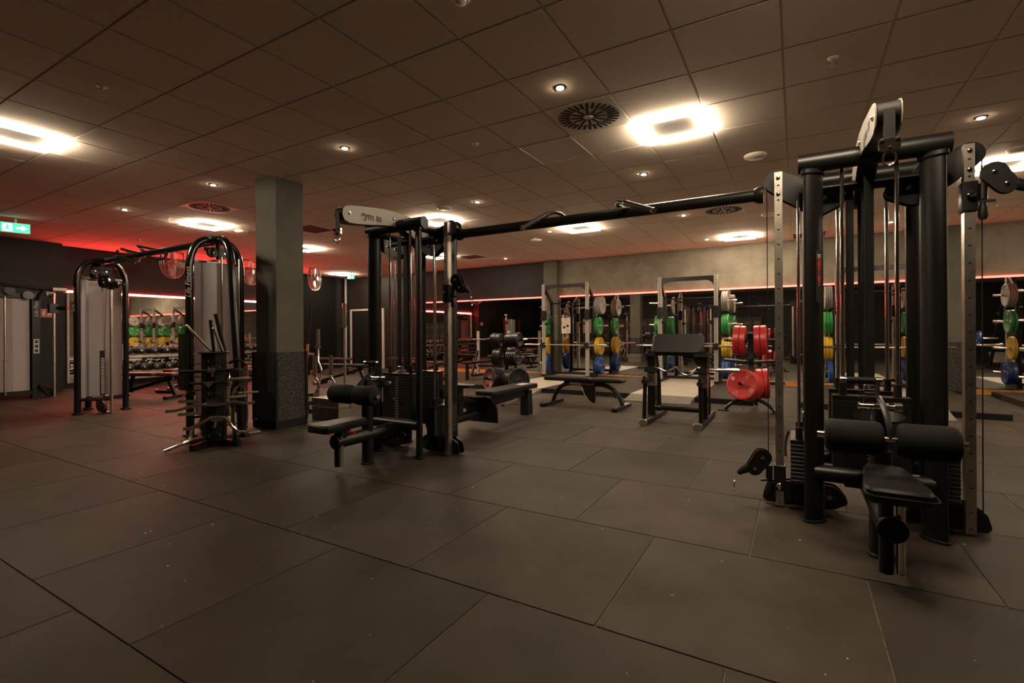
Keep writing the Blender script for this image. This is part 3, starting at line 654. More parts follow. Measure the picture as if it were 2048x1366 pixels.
# the pull up bar between the towers
t = thing('pull_up_bar', 'long black pull up bar with angled grips joining the two multi stations', 'pull up bar', (0, TY, 2.15))
obj('bar', MB().cyl((-2.832, 0, 0), (-.192, 0, 0), .042, 22), 'black_paint', t)
for x in (-2.832, -.192): obj('mount_flange', MB().lathe((x, 0, 0), (1 if x < -1 else -1, 0, 0), [(0, .06), (.03, .06), (.06, .046)], 18), 'black_paint', t)
for g in ([(1150, 443, 4.1), (1132, 436, 3.96), (1120, 427, 3.88), (1108, 424, 3.82), (1094, 429, 3.76), (1045, 456, 3.5)], [(1266, 431, 4.1), (1246, 417, 3.97), (1234, 410, 3.88), (1237, 404, 3.82), (1250, 405, 3.78), (1307, 421, 3.5)]):
    pts = [ptY(*q) - Vector((0, TY, 2.15)) for q in g]; dd = (pts[-1] - pts[-2]).normalized()
    h_ = obj('grip_bar', MB().tube(pts, .017, 12), 'black_paint', t)
    obj('rubber_sleeve', MB().cyl(pts[-2], pts[-1], .0205, 14), 'black_matte', h_)
    obj('end_cap', MB().cyl(pts[-1] - dd * .006, pts[-1] + dd * .01, .022, 14), 'chrome', h_)
    obj('end_cap', MB().cyl(pts[-2] - dd * .006, pts[-2] + dd * .01, .022, 14), 'chrome', h_)
# ================================================================== TWIN CABLE TOWERS ON THE LEFT
def sheet(mb, plan, z0, z1, th=.005):
    for (x0, y0), (x1, y1) in zip(plan, plan[1:]):
        mb.bar((x0, y0, (z0 + z1) / 2), (x1, y1, (z0 + z1) / 2), th, z1 - z0)
    return mb
def cable_tower(cx, cy, s, lab):
    t = thing('cable_tower', lab, 'gym machine', (cx, cy, 0), 0, 'black arched cable towers')
    w_ = .305
    path = [(0, -w_, .02), (0, -w_, 1.0), (0, -w_, 1.95)] + arc((0, -w_, 2.0), (0, -.06, 2.34), (0, -w_ + .02, 2.32), 8) + arc((0, .06, 2.34), (0, w_, 2.0), (0, w_ - .02, 2.32), 8) + [(0, w_, 1.0), (0, w_, .02)]
    obj('arch_frame', MB().tube(path, .042, 14), 'black_gloss', t)
    obj('rear_leg', MB().tube([(-s * .03, 0, 2.345)] + arc((-s * .12, 0, 2.34), (-s * .33, 0, 1.95), (-s * .3, 0, 2.32), 7) + [(-s * .4, 0, 1.2), (-s * .52, 0, .02)], .044, 14), 'black_gloss', t)
    for x, y in ((0, -w_), (0, w_), (-s * .52, 0)): obj('foot', MB().pad((x, y, .012), (.16, .1, .024), .02, .004), 'black_matte', t)
    obj('top_cap', MB().lathe((0, 0, 2.3), (0, 0, 1), [(0, .1), (.04, .115), (.075, .1), (.095, .06)], 20), 'black_paint', t)
    for z in (2.06, .22): obj('cross_bar', MB().bar((-s * .0, -w_, z), (-s * .0, w_, z), .03, .03), 'black_gloss', t)
    obj('shroud', sheet(MB(), [(-s * .03, -.265), (-s * .05, -.2), (-s * .2, -.1), (-s * .2, .1), (-s * .05, .2), (-s * .03, .265)], .24, 2.04), 'frosted', t, False)
    for y in (-.07, .07):
        pw = obj('top_pulley', MB().lathe((-s * .05 - .02, y, 2.18), (1, 0, 0), [(0, .062), (.012, .052), (.028, .052), (.04, .062)], 20), 'iron', t)
        obj('pulley_hub', MB().cyl((-s * .05 - .024, y, 2.18), (-s * .05 + .024, y, 2.18), .012, 10), 'chrome', pw)
    obj('pulley_bracket', MB().b2(-.03 - s * .05, .03 - s * .05, -.012, .012, 2.1, 2.32).b2(-.02, .02, -.13, .13, 2.2, 2.24), 'black_paint', t, False)
    z = .28
    stk = obj('weight_stack', MB().b2(-s * .3 - .06, -s * .3 + .06, -.17, .17, z + .46, z + .5), 'black_paint', t, False)
    me = MB().b2(-.06, .06, -.17, .17, -.011, .011).mesh('weight_plate', False); me.materials.append(MATS['iron'])
    for k in range(18): obj('weight_plate', me, None, stk, loc=(-s * .3, 0, z + .0255 * (k + .5)))
    for y in (-.1, .1): obj('guide_rod', MB().cyl((-s * .3, y, z + .5), (-s * .3, y, 2.1), .011, 10), 'chrome', t)
    sl = obj('selector_ladder', MB().b2(s * .0 - .01, s * .0 + .01, -.03, .03, .26, .95), 'black_matte', t, False)
    m = MB()
    for k in range(20): m.b2(s * .011 - .002, s * .011 + .002, -.022, .022, .29 + k * .028, .302 + k * .028)
    obj('number_dots', m, 'white_print', sl, False)
    obj('slide_rail', MB().cyl((s * .31, 0, .0), (s * .31, 0, 2.06), .021, 14), 'steel', t)
    obj('rail_link', MB().b2(min(0, s * .31), max(0, s * .31), -.03, .03, .0, .02).b2(min(0, s * .31), max(0, s * .31), -.03, .03, 2.06, 2.1).bar((0, -w_, .21), (s * .31, 0, .21), .025, .025), 'black_paint', t, False)
    obj('base_pulley_cover', MB().prism(hull([(s * .1, .13, .11), (s * .2, .08, .07)]), .05, (0, -.06, 0), (1, 0, 0), (0, 0, 1), .01), 'black_gloss', t)
    c = obj('pulley_carriage', MB().b2(s * .31 - .035, s * .31 + .035, -.04, .04, 1.88, 2.06), 'black_paint', t, False)
    O = Vector((s * .36, -.1, 1.98)); N = Vector((s * .5, -.85, 0)).normalized()
    obj('pulley_disc', MB().lathe(O - N * .025, N, [(0, .075), (.01, .088), (.04, .088), (.05, .075)], 22), 'black_gloss', c)
    obj('warning_sign', MB().prism([(-.016, -.012), (.016, -.012), (0, .016)], .002, O + N * .027 + Vector((.02, 0, 0)), N.cross(Vector((0, 0, 1))) * -1, (0, 0, 1)), 'warn_yellow', c)
    obj('disc_bolts', bolt(bolt(MB(), O + N * .025 + Vector((0, 0, .045)), N, .008), O + N * .025 + Vector((.03, .01, -.045)), N, .008), 'chrome', c)
    obj('swivel_pulley', MB().lathe((s * .4, .05, 1.95), N, [(0, .04), (.02, .055), (.05, .055), (.07, .04)], 16), 'black_gloss', c)
    obj('knob', MB().lathe((s * .4, .06, 1.96), (s, .5, 0), [(0, .012), (.07, .012), (.07, .02), (.1, .02)], 10), 'black_matte', c)
    obj('snap_hook', carabiner(MB(), O + N * .04 + Vector((0, 0, -.08)), .06, .03, .004, (1, 0, 0)), 'chrome', c)
    obj('cable', MB().tube([tuple(O + Vector((.0, .02, -.08))), (s * .2, -.04, 1.2), (s * .13, -.02, .5)], .0035, 6), 'black_matte', t)
    return t
ct_l = cable_tower(-9.3, 3.37, 1, 'black arched cable tower at the left with a frosted shroud, farther from the pillar')
ct_r = cable_tower(-6.13, 3.36, -1, 'black arched cable tower with a frosted shroud close beside the square pillar')
for t, s, x in ((ct_l, 1, .0), (ct_r, -1, .0)):
    if s < 0: text('lettering', 'Life Fitness', .08, 'white_print', t, (.033, -.334, 1.80), (0, 0, 1), (-.66, -.75, 0), .001, shear=.25)
    else: text('lettering', 'Life Fitness', .08, 'white_print', t, (.0045, -.3485, 1.72), (0, 0, 1), (-.99, -.1, 0), .001, shear=.25)
    obj('height_sticker', MB().b2(-.02, .02, .26, .264, .8, 1.05), 'white_print', t, False)
obj('control_box', MB().b2(-.06, .06, -.4, -.34, .55, 1.2), 'black_matte', ct_r, False)
t = thing('pull_up_bar', 'black multi grip pull up bar joining the two arched cable towers', 'pull up bar', (-7.7, 3.37, 2.33))
o0 = Vector((-7.7, 3.37, 2.33))
obj('bar', MB().cyl((-1.5, 0, 0), (1.47, 0, 0), .042, 18), 'black_gloss', t)
obj('underbrace', MB().tube([(-1.45, -.0, -.08), (-.9, 0, -.05), (-.6, 0, -.03)], .02, 10), 'black_gloss', t)
G = [[(235, 500, 3.2), (234, 513, 3.2), (246, 515, 3.15), (270, 526, 3.15), (277, 522, 3.3), (277, 515, 3.37)],
     [(262, 508, 3.37), (243, 498, 3.5), (283, 508, 3.4), (316, 519, 3.25), (329, 517, 3.25), (333, 510, 3.3), (334, 504, 3.37)],
     [(300, 507, 3.37), (284, 500, 3.45), (275, 492, 3.5), (300, 497, 3.47), (326, 502, 3.4), (330, 508, 3.37)]]
for g in G:
    pts = [ptY(*q) - o0 for q in g]
    h_ = obj('grip_bar', MB().tube(pts, .018, 10), 'black_matte', t)
    obj('grip_collar', MB().cyl(pts[1], pts[1] + (pts[2] - pts[1]).normalized() * .03, .023, 12), 'chrome', h_)
# cable station cut by the left picture edge
t = thing('cable_station', 'black and grey cable station cut off by the left edge', 'gym machine', (-12.6, 3.3, 0))
obj('upright', MB().b2(-.06, .06, .16, .28, 0, 2.0), 'black_paint', t, False)
obj('upright', MB().b2(-.06, .06, -1.3, -1.18, 0, 2.0), 'black_paint', t, False)
text('lettering', 'Life Fitness', .085, 'white_print', t, (.062, .22, 1.74), (0, 0, 1), (0, -1, 0), .001, shear=.25)
m = obj('instruction_sticker', MB().b2(.06, .062, .18, .26, .85, 1.12), 'white_print', t, False)
for k in range(3): obj('pictogram', MB().b2(.062, .063, .195, .245, .87 + .085 * k, .93 + .085 * k), 'dark_print', m, False)
obj('shroud', sheet(MB(), [(.0, .14), (.02, -.1), (-.03, -.3), (-.03, -.8)], .15, 1.88), 'frosted', t, False)
obj('base_bar', MB().b2(-.05, .05, -1.2, .2, .08, .14), 'black_paint', t, False)
obj('top_bar', MB().b2(-.05, .05, -1.3, .3, 1.9, 1.98), 'black_paint', t, False)
obj('slide_rail', MB().cyl((.18, .44, 0), (.18, .44, 2.0), .025, 14), 'steel', t)
obj('slide_rail', MB().cyl((.1, -.22, .1), (.1, -.22, 1.9), .018, 12), 'steel', t)
s_ = obj('weight_ladder', MB().b2(.09, .11, -.24, -.2, .15, .75), 'black_matte', t, False)
m = MB()
for k in range(16): m.b2(.111, .114, -.238, -.202, .17 + k * .034, .185 + k * .034)
obj('number_dots', m, 'white_print', s_, False)
obj('arm', MB().tube([(.05, -1.0, 2.1), (.1, -.4, 2.13), (.16, .2, 2.08), (.2, .5, 2.08)], .025, 10), 'black_paint', t)
obj('arm_grip', MB().cyl((.2, .42, 2.08), (.23, .62, 2.08), .034, 12), 'white_plastic', t)
obj('arm_brace', MB().tube([(.05, -.7, 2.22), (.12, .3, 2.05)], .012, 8).tube([(.08, .3, 2.05), (.1, .22, 1.86)], .03, 8), 'black_gloss', t)
for y, z, r_ in ((-.15, 2.02, .08), (.1, 1.95, .08), (.42, 2.0, .07)): obj('pulley_wheel', MB().lathe((.05, y, z), (1, 0, 0), [(0, r_), (.015, r_ * .85), (.03, r_ * .85), (.045, r_)], 18), 'black_gloss', t)
obj('pulley_carriage', MB().b2(.12, .24, .36, .5, 1.62, 1.8).cyl((.2, .46, 1.72), (.32, .6, 1.72), .04, 12), 'black_paint', t)
obj('base_pulley_cover', MB().prism(hull([(.33, .06, .05), (.3, .17, .05), (.22, .22, .04)]), .1, (.08, .06, 0), (0, 1, 0), (0, 0, 1), .01), 'black_gloss', t)

# ================================================================== HANDLE TREE
TX, TYY = -5.43, 2.95
t = thing('handle_tree', 'black octagonal handle tree in front of the cable tower', 'handle rack', (TX, TYY, 0))
oct8 = [(.118 * math.cos(PI / 8 + k * PI / 4), .118 * math.sin(PI / 8 + k * PI / 4)) for k in range(8)]
obj('body', MB().prism(oct8, .93, (0, 0, .52), (1, 0, 0), (0, 1, 0)), 'black_paint', t, False)
obj('top_plate', MB().prism([(x * 1.22, y * 1.22) for x, y in oct8], .02, (0, 0, .995), (1, 0, 0), (0, 1, 0), .004), 'black_paint', t, False)
for k in range(4):
    a = k * PI / 2 + .35
    lg = obj('foot', MB().bar((0, 0, .045), (.3 * math.cos(a), .3 * math.sin(a), .03), .055, .06), 'black_paint', t)
FD = Vector((TX, TYY, 0)).normalized() * -1      # towards the viewer
SDv = Vector((-FD.y, FD.x, 0)) * -1              # viewer's left
if SDv.x * _cr.x + SDv.y * _cr.y > 0: SDv = -SDv
for zz in (.12, .3, .45, .56, .68, .83, .9):
    for s in (-1, 1): obj('hook', MB().tube([FD * .1 + SDv * (s * .05) + Vector((0, 0, zz)), FD * .16 + SDv * (s * .05) + Vector((0, 0, zz)), FD * .17 + SDv * (s * .05) + Vector((0, 0, zz + .025))], .006, 6), 'chrome', t)
for zz in (.2, .42, .6, .74, .88):
    for s in (-1, 1): obj('hook', MB().tube([SDv * (s * .1) + Vector((0, 0, zz)), SDv * (s * .2) + Vector((0, 0, zz)), SDv * (s * .21) + Vector((0, 0, zz + .02))], .006, 6), 'black_matte', t)
B = Vector((TX, TYY, 0))
def pl(l, f, z): return SDv * l + FD * f + Vector((0, 0, z))     # left, forward, height about the tree
def hang(name, lab, parts, cat='handle'):
    t = thing(name, lab, cat, tuple(B), 0, 'attachments on the handle tree')
    for n_, mb, mm in parts: obj(n_, mb, mm, t)
    return t
hang('pulldown_bar', 'straight black rubber pulldown bar, topmost on the handle tree', [('bar', MB().cyl(pl(.3, .17, .81), pl(-.19, .17, .81), .0165, 12), 'black_matte'), ('swivel', MB().cyl(pl(.06, .18, .815), pl(-.01, .18, .815), .022, 12).box(pl(.02, .18, .775), (.03, .02, .05)), 'chrome')], 'bar')
hang('pulldown_bar', 'shorter straight black bar with triangular bracket, second from top on the handle tree', [('bar', MB().cyl(pl(.22, .16, .685), pl(-.11, .16, .685), .014, 12), 'black_matte'), ('bracket', MB().prism([(-.045, .01), (.045, .01), (0, -.045)], .01, pl(.05, .175, .68), SDv, (0, 0, 1)), 'steel')], 'bar')
hang('curl_bar', 'wavy chrome curl bar across the middle of the handle tree', [('bar', MB().tube([pl(.42, .19, .42), pl(.33, .19, .425), pl(.2, .19, .455), pl(.08, .19, .46), pl(-.06, .19, .455), pl(-.18, .19, .475), pl(-.3, .19, .445), pl(-.38, .19, .455)], .0165, 10), 'chrome'), ('swivel', MB().cyl(pl(.05, .19, .46), pl(-.05, .19, .455), .023, 12), 'chrome')], 'bar')
hang('vee_bar', 'chrome V shaped bar low on the front of the handle tree', [('bar', MB().tube([pl(.27, .22, .235), pl(.2, .22, .235), pl(.02, .2, .33), pl(-.1, .2, .315), pl(-.16, .22, .22), pl(-.22, .24, .16), pl(-.31, .24, .15)], .017, 10), 'chrome'), ('neck', MB().cyl(pl(.03, .2, .3), pl(-.08, .2, .3), .02, 10).cyl(pl(-.02, .2, .31), pl(0, .2, .22), .012, 8), 'chrome')], 'handle')
for zz, nm in ((.5, 'upper'), (.37, 'lower')):
    hang('row_handle', '%s chrome double row handle on the left of the handle tree' % nm, [('grip', MB().cyl(pl(.32, .12, zz), pl(.14, .12, zz), .0165, 12), 'chrome'), ('yoke', MB().tube([pl(.3, .12, zz), pl(.25, .06, zz + .085), pl(.22, .02, zz + .1), pl(.16, .04, zz + .09), pl(.16, .12, zz)], .008, 8).b2(0, .001, 0, .001, zz, zz + .001), 'chrome'), ('plate', MB().prism([(-.06, .0), (.06, .0), (.03, -.06), (-.03, -.06)], .008, pl(.2, .03, zz + .11), SDv, (0, 0, 1)), 'black_paint')])
hang('angled_bar', 'short bent chrome bar lowest on the left of the handle tree', [('bar', MB().tube([pl(.43, .22, .03), pl(.3, .2, .075), pl(.22, .18, .1), pl(.21, .15, .15), pl(.2, .1, .2)], .0165, 10).cyl(pl(.29, .15, .09), pl(.1, .15, .12), .012, 8), 'chrome')], 'bar')
hang('stirrup_handle', 'chrome stirrup handle high on the right of the handle tree', [('grip', MB().cyl(pl(-.12, .17, .715), pl(-.33, .17, .72), .0175, 12), 'steel'), ('stirrup', MB().tube([pl(-.14, .17, .72), pl(-.14, .15, .79), pl(-.22, .13, .82), pl(-.31, .15, .79), pl(-.31, .17, .72)], .007, 8), 'chrome')])
hang('stirrup_handle', 'lower chrome stirrup handle on the right of the handle tree', [('grip', MB().cyl(pl(-.13, .16, .52), pl(-.3, .16, .525), .0155, 12), 'steel'), ('stirrup', MB().tube([pl(-.16, .16, .52), pl(-.18, .14, .6), pl(-.24, .12, .65), pl(-.28, .14, .61), pl(-.28, .16, .53)], .007, 8), 'chrome')])
hang('straight_handle', 'short straight chrome handle jutting right from the handle tree', [('grip', MB().cyl(pl(-.22, .1, .555), pl(-.42, .1, .555), .0135, 12), 'steel'), ('link', MB().cyl(pl(-.2, .1, .555), pl(-.2, .06, .6), .008, 8), 'chrome')])
hang('straight_handle', 'chrome bar end sticking out low on the right of the handle tree', [('grip', MB().cyl(pl(-.18, .05, .1), pl(-.44, .05, .1), .0165, 12), 'steel'), ('link', MB().cyl(pl(-.2, .05, .1), pl(-.2, .03, .18), .008, 8), 'chrome')])
def rope_tube(l, f, z0, z1, r, sw=.03):
    m = MB(); n = 26
    m.tube([pl(l + sw * math.sin(k / n * PI), f, z0 + (z1 - z0) * k / n) for k in range(n + 1)], [r * (1 + .18 * (k % 2)) for k in range(n + 1)], 10); return m
hang('triceps_rope', 'dark braided triceps rope hanging on the right of the handle tree', [('rope', rope_tube(-.2, .14, .52, .08, .017), 'rope'), ('rope', rope_tube(-.27, .12, .53, .12, .017, -.03), 'rope'), ('end_knob', MB().lathe(pl(-.2, .14, .1), (0, 0, -1), [(0, .02), (.02, .032), (.05, .032), (.06, .02)], 12), 'black_matte'), ('end_knob', MB().lathe(pl(-.27, .12, .14), (0, 0, -1), [(0, .02), (.02, .03), (.05, .03), (.06, .02)], 12), 'black_matte')], 'rope')
hang('triceps_rope', 'tan frayed triceps rope behind the dark one on the handle tree', [('rope', rope_tube(-.14, -.02, .68, .3, .03), 'rope_tan'), ('cap', MB().cyl(pl(-.14, -.02, .68), pl(-.14, -.02, .74), .02, 10), 'black_matte')], 'rope')
hang('ankle_strap', 'black strap with a yellow tip at the top right of the handle tree', [('strap', MB().tube([pl(-.14, .1, .88), pl(-.2, .12, .92), pl(-.26, .12, .9), pl(-.31, .12, .84)], .014, 8), 'black_matte'), ('tip', MB().cyl(pl(-.31, .12, .845), pl(-.33, .12, .825), .016, 8), 'warn_yellow')], 'strap')
for (l, f, l2, f2, z2, rr, mm), s in {(.02, 0, .24, .05, 1.28, .0155, 'steel'): 'leaning far left', (.0, .03, .03, .05, 1.33, .0165, 'black_matte'): 'black and upright', (-.08, .04, .0, .1, 1.25, .0155, 'steel'): 'short chrome', (-.1, -.03, -.02, -.06, 1.4, .021, 'black_matte'): 'thick black and tallest'}.items():
    t = thing('grip_bar', 'bar stuck in the top of the handle tree, ' + s, 'bar', tuple(B), 0, 'attachments on the handle tree')
    obj('shaft', MB().cyl(pl(l, f, 1.006), pl(l2, f2, z2), rr, 12), mm, t)
    d = (pl(l2, f2, z2) - pl(l, f, 1.006)).normalized(); obj('end_cap', MB().lathe(pl(l2, f2, z2), d, [(0, rr * 1.12), (.012, rr * 1.12), (.016, rr * .8)], 12), mm, t)
# ================================================================== LIFTING PLATFORMS
def ptW(x, y, w_): return Vector((0, 0, CAMH)) + (_cr * ((x - 1024) / FPX) + _cu * ((HZ - y) / FPX) + _f) * w_
def ptZ(x, y, z):
    d = _cr * ((x - 1024) / FPX) + _cu * ((HZ - y) / FPX) + _f
    return Vector((0, 0, CAMH)) + d * ((z - CAMH) / d.z)
PH = .085
def platform(x0, x1, cx, y0, lab):
    t = thing('lifting_platform', lab, 'platform', (cx, y0, 0), 0, 'black lifting platforms')
    a, b = x0 - cx, x1 - cx; D = 12.0 - y0
    obj('rubber_mat', MB().b2(a, -.56, 0, D, 0, PH), 'rubber_c', t, False)
    obj('rubber_mat', MB().b2(.56, b, 0, D, 0, PH), 'rubber_c', t, False)
    obj('wood_deck', MB().b2(-.555, .555, 0, D, 0, PH), 'wood_light', t, False)
    for u, v in ((a, -.56), (.56, b)): obj('edge_profile', MB().b2(u, v, -.025, -.002, 0, PH - .004), 'black_matte', t, False)
    obj('ramp', MB().prism([(-.42, 0), (-.002, 0), (-.002, PH - .005), (-.42, .012)], 1.1, (0, 0, 0), (0, 1, 0), (0, 0, 1)), 'ramp', t, False)
platform(-6.45, -3.52, -4.95, 8.75, 'lifting platform with pale wooden deck under the left power rack')
platform(-3.5, -.6, -2.05, 8.75, 'lifting platform with pale wooden deck behind the preacher bench')
platform(.05, 2.45, 1.27, 8.85, 'lifting platform seen between the legs of the right multi station')
platform(3.05, 5.45, 4.25, 8.85, 'lifting platform cut off by the right edge')

# ================================================================== PLATES
def disc_mesh(name, r, th, m, n=28, rim=.03):
    me = MB().lathe((0, 0, -th / 2), (0, 0, 1), [(.005, .045), (.005, r - rim - .01), (0, r - rim), (0, r - .008), (.006, r), (th - .006, r), (th, r - .008), (th, r - rim), (th - .005, r - rim - .01), (th - .005, .045)], n).mesh(name); me.materials.append(MATS[m]); return me
def ring_mesh(th, r=.036, n=16):
    me = MB().lathe((0, 0, -th / 2 - .002), (0, 0, 1), [(0, r), (th + .004, r)], n).mesh('hub'); me.materials.append(MATS['steel']); return me
PM = {}
ORD = ('outermost', 'second outermost', 'third outermost', 'fourth outermost', 'fifth outermost', 'sixth outermost', 'seventh outermost')
def ordlab(lab, k, n): return lab if n == 1 else ORD[n - 1 - k] + ' ' + lab
TH = {'grey': .030, 'green': .046, 'yellow': .058, 'blue': .068, 'red': .082}
for c_ in TH:
    q = MB()
    for k in range(4):
        a = k * PI / 2 + .6; U = Vector((-math.sin(a), math.cos(a), 0)); V = Vector((-math.cos(a), -math.sin(a), 0))
        for s in (-1, 1):
            O = Vector((math.cos(a) * .155, math.sin(a) * .155, s * (TH[c_] / 2 - .0035)))
            if c_ == 'red' and k % 2 == 0:
                word(q, '25', .05, O - V * -.022, U * s, V); word(q, 'KG', .05, O - V * .028, U * s, V)
            else:
                w2 = .024
                q.prism([(-w2, -w2), (w2, -w2), (w2, w2), (-w2, w2)], .0012, O, U, V)
    hm = q.mesh('plate_print', False); hm.materials.append(MATS['white_print'])
    PM[c_] = (disc_mesh('bumper_plate', .225, TH[c_], 'p_' + c_), ring_mesh(TH[c_]), hm)
lg = MB()
for k in (1, 3):
    a = k * PI / 2 + .6; U = Vector((-math.sin(a), math.cos(a), 0)); V = Vector((-math.cos(a), -math.sin(a), 0)); O = Vector((math.cos(a) * .155, math.sin(a) * .155, -(TH['red'] / 2 - .002)))
    lg.prism([(-.012, -.012), (.012, -.012), (.012, -.004), (-.004, -.004), (-.004, .012), (-.012, .012)], .0015, O, U, V).prism([(.0, .002), (.012, .002), (.012, .012), (.0, .012)], .0015, O, U, V)
lgm = lg.mesh('logo', False); lgm.materials.append(MATS['p_red'])
def axis_rot(d, spin=0.0):
    d = Vector(d).normalized(); return (d.to_track_quat('Z', 'Y') @ Matrix.Rotation(spin, 4, 'Z').to_quaternion()).to_euler()
def put_plates(c_, n, p, d, lab, gap=.003, hubs=True, logo=False):
    """n plates pushed on a peg, the first against the stop at p, along d"""
    p = Vector(p); d = Vector(d).normalized(); th = TH[c_]; x = th / 2
    for k in range(n):
        o = obj('bumper_plate', PM[c_][0], None, None, loc=p + d * x, rot=axis_rot(-d, .5 + .5 * k))
        tag(o, ordlab(lab, k, n), 'weight plate', lab)
        obj('hub', PM[c_][1], None, o)
        if k == n - 1:
            obj('plate_print', PM[c_][2], None, o)
            if logo: obj('logo', lgm, None, o)
        x += th + gap
    return x

# ================================================================== POWER RACKS
def rack_mesh():
    R = {}
    R['upright'] = MB().b2(-.0375, .0375, -.0375, .0375, 0, 2.33).mesh('front_upright', False)
    R['rear'] = MB().b2(-.0375, .0375, -.0375, .0375, 0, 1.92).mesh('rear_upright', False)
    m = MB()
    for k in range(44):
        z = .12 + k * .05
        for y in (-.0378, .0378): m.prism([(.0115 * math.cos(a), .0115 * math.sin(a)) for a in [q * PI / 4 for q in range(8)]], .001, (0, y, z), (1, 0, 0), (0, 0, 1))
    R['holes'] = m.mesh('upright_holes', False)
    R['upright'].materials.append(MATS['upright']); R['rear'].materials.append(MATS['black_paint']); R['holes'].materials.append(MATS['hole'])
    return R
RK = rack_mesh(); PEGZ = (1.78, 1.27, .76, .29)
def rack(cx, lab, where, left, right, bar=True):
    t = thing('power_rack', lab, 'power rack', (cx, 11.4, PH), 0, 'power racks in front of the mirror'); W = .585
    for s in (-1, 1):
        u = obj('front_upright', RK['upright'], None, t, loc=(s * W, -.25, 0)); obj('upright_holes', RK['holes'], None, u)
        u = obj('rear_upright', RK['rear'], None, t, loc=(s * W, .25, 0))
        obj('diagonal_brace', MB().bar((s * W, -.22, 2.24), (s * W, .25, 1.88), .05, .07), 'black_paint', t, False)
        obj('base_runner', MB().b2(s * W - .04, s * W + .04, -.3, .35, 0, .06), 'black_paint', t, False)
        obj('side_beam', MB().b2(s * W - .03, s * W + .03, -.25, .25, 1.0, 1.06), 'black_paint', t, False)
        hk = obj('bar_hook', MB().b2(s * W - .05, s * W + .05, -.33, -.29, .74, .86).b2(s * W - .05, s * W + .05, -.36, -.24, .74, .78).b2(s * W - .05, s * W + .05, -.37, -.35, .74, .84), 'black_matte', t, False)
        obj('j_cup', MB().b2(s * W - .05, s * W + .05, -.31, -.2, 1.42, 1.66).b2(s * W - .04, s * W + .04, -.38, -.31, 1.42, 1.47), 'black_matte', t, False)
        obj('band_peg', MB().cyl((s * W - s * .02, -.25, 1.33), (s * W - s * .12, -.27, 1.33), .03, 12), 'black_matte', t)
        for z in PEGZ:
            obj('storage_peg', MB().cyl((s * (W + .037), .25, z), (s * (W + .36), .25, z + .01), .024, 12), 'chrome', t)
        for z in (1.55, 1.85): obj('storage_stub', MB().cyl((s * W, .25, z), (s * W, .42, z), .014, 8), 'steel', t)
    obj('top_beam', MB().prism([(-W - .035, 2.31), (W + .035, 2.31), (W + .035, 2.26), (W - .035, 2.24)] + [tuple(p)[:2] for p in arc((W - .037, 2.06, 0), (W - .2, 2.22, 0), (W - .05, 2.2, 0), 7)] + [tuple(p)[:2] for p in arc((-W + .2, 2.22, 0), (-W + .037, 2.06, 0), (-W + .05, 2.2, 0), 7)] + [(-W + .035, 2.24), (-W - .035, 2.26)], .05, (0, -.25, 0), (1, 0, 0), (0, 0, 1)), 'black_paint', t, False)
    obj('chin_bar', MB().cyl((-W, .25, 1.87), (W, .25, 1.87), .018, 10), 'black_paint', t)
    obj('rear_beam', MB().b2(-W, W, .22, .28, .04, .1), 'black_paint', t, False)
    for s, cnt, sd in ((-1, left, 'left'), (1, right, 'right')):
        for c_, n, z in zip(('grey', 'green', 'yellow', 'blue'), cnt, PEGZ):
            if n: put_plates(c_, n, (cx + s * (W + .06), 11.65, PH + z + .003), (s, 0, 0), '%s bumper plate, %s side of %s' % (c_, sd, where))
    if bar:
        barbell((cx, 11.075, PH + .807), 'chrome barbell resting on ' + where)
def barbell(p, lab):
    t = thing('barbell', lab, 'barbell', p, 0, 'barbells on the racks')
    obj('shaft', MB().cyl((-.66, 0, 0), (.66, 0, 0), .0145, 12), 'steel', t)
    for s in (-1, 1):
        o = obj('sleeve', MB().cyl((s * .67, 0, 0), (s * 1.1, 0, 0), .025, 14), 'chrome', t)
        obj('collar', MB().cyl((s * .655, 0, 0), (s * .69, 0, 0), .035, 14), 'chrome', o)
rack(-4.95, 'power rack on the left, beside the concrete pilaster, with a poster', 'left power rack', (1, 1, 2, 2), (5, 2, 2, 2))
rack(-2.05, 'power rack in the middle behind the preacher bench', 'middle power rack', (1, 3, 1, 2), (4, 3, 3, 2))
rack(1.27, 'power rack seen between the rods of the right multi station', 'rack behind right multi station', (4, 3, 3, 1), (4, 2, 2, 2))
rack(4.25, 'power rack cut off by the right edge', 'rack at the right edge', (4, 2, 1, 2), (3, 2, 2, 2))
c = ptY(1132, 651, 11.55)
t = thing('poster', 'small printed poster with a dumbbell picture on the left power rack', 'poster', c)
obj('sheet', MB().box((0, 0, 0), (.25, .004, .40)), 'poster', t, False)
m = MB()
for z, ww in ((.15, .07), (.125, .09), (.1, .08), (-.15, .09)): m.b2(-ww, ww, -.0035, -.0019, z, z + .014)
obj('print_lines', m, 'white_print', t, False)['kind'] = 'stuff'
obj('dumbbell_picture', MB().prism(hull([(-.05, -.05, .035)]), .002, (0, -.003, 0), (1, 0, 0), (0, 0, 1)).prism(hull([(.05, -.01, .035)]), .002, (0, -.003, 0), (1, 0, 0), (0, 0, 1)).prism([(-.04, -.055), (-.035, -.035), (.045, .0), (.04, -.02)], .002, (0, -.0035, 0), (1, 0, 0), (0, 0, 1)), 'dark_print', t, False)
obj('clip', MB().b2(-.02, .02, -.008, .004, .19, .215), 'black_matte', t, False)

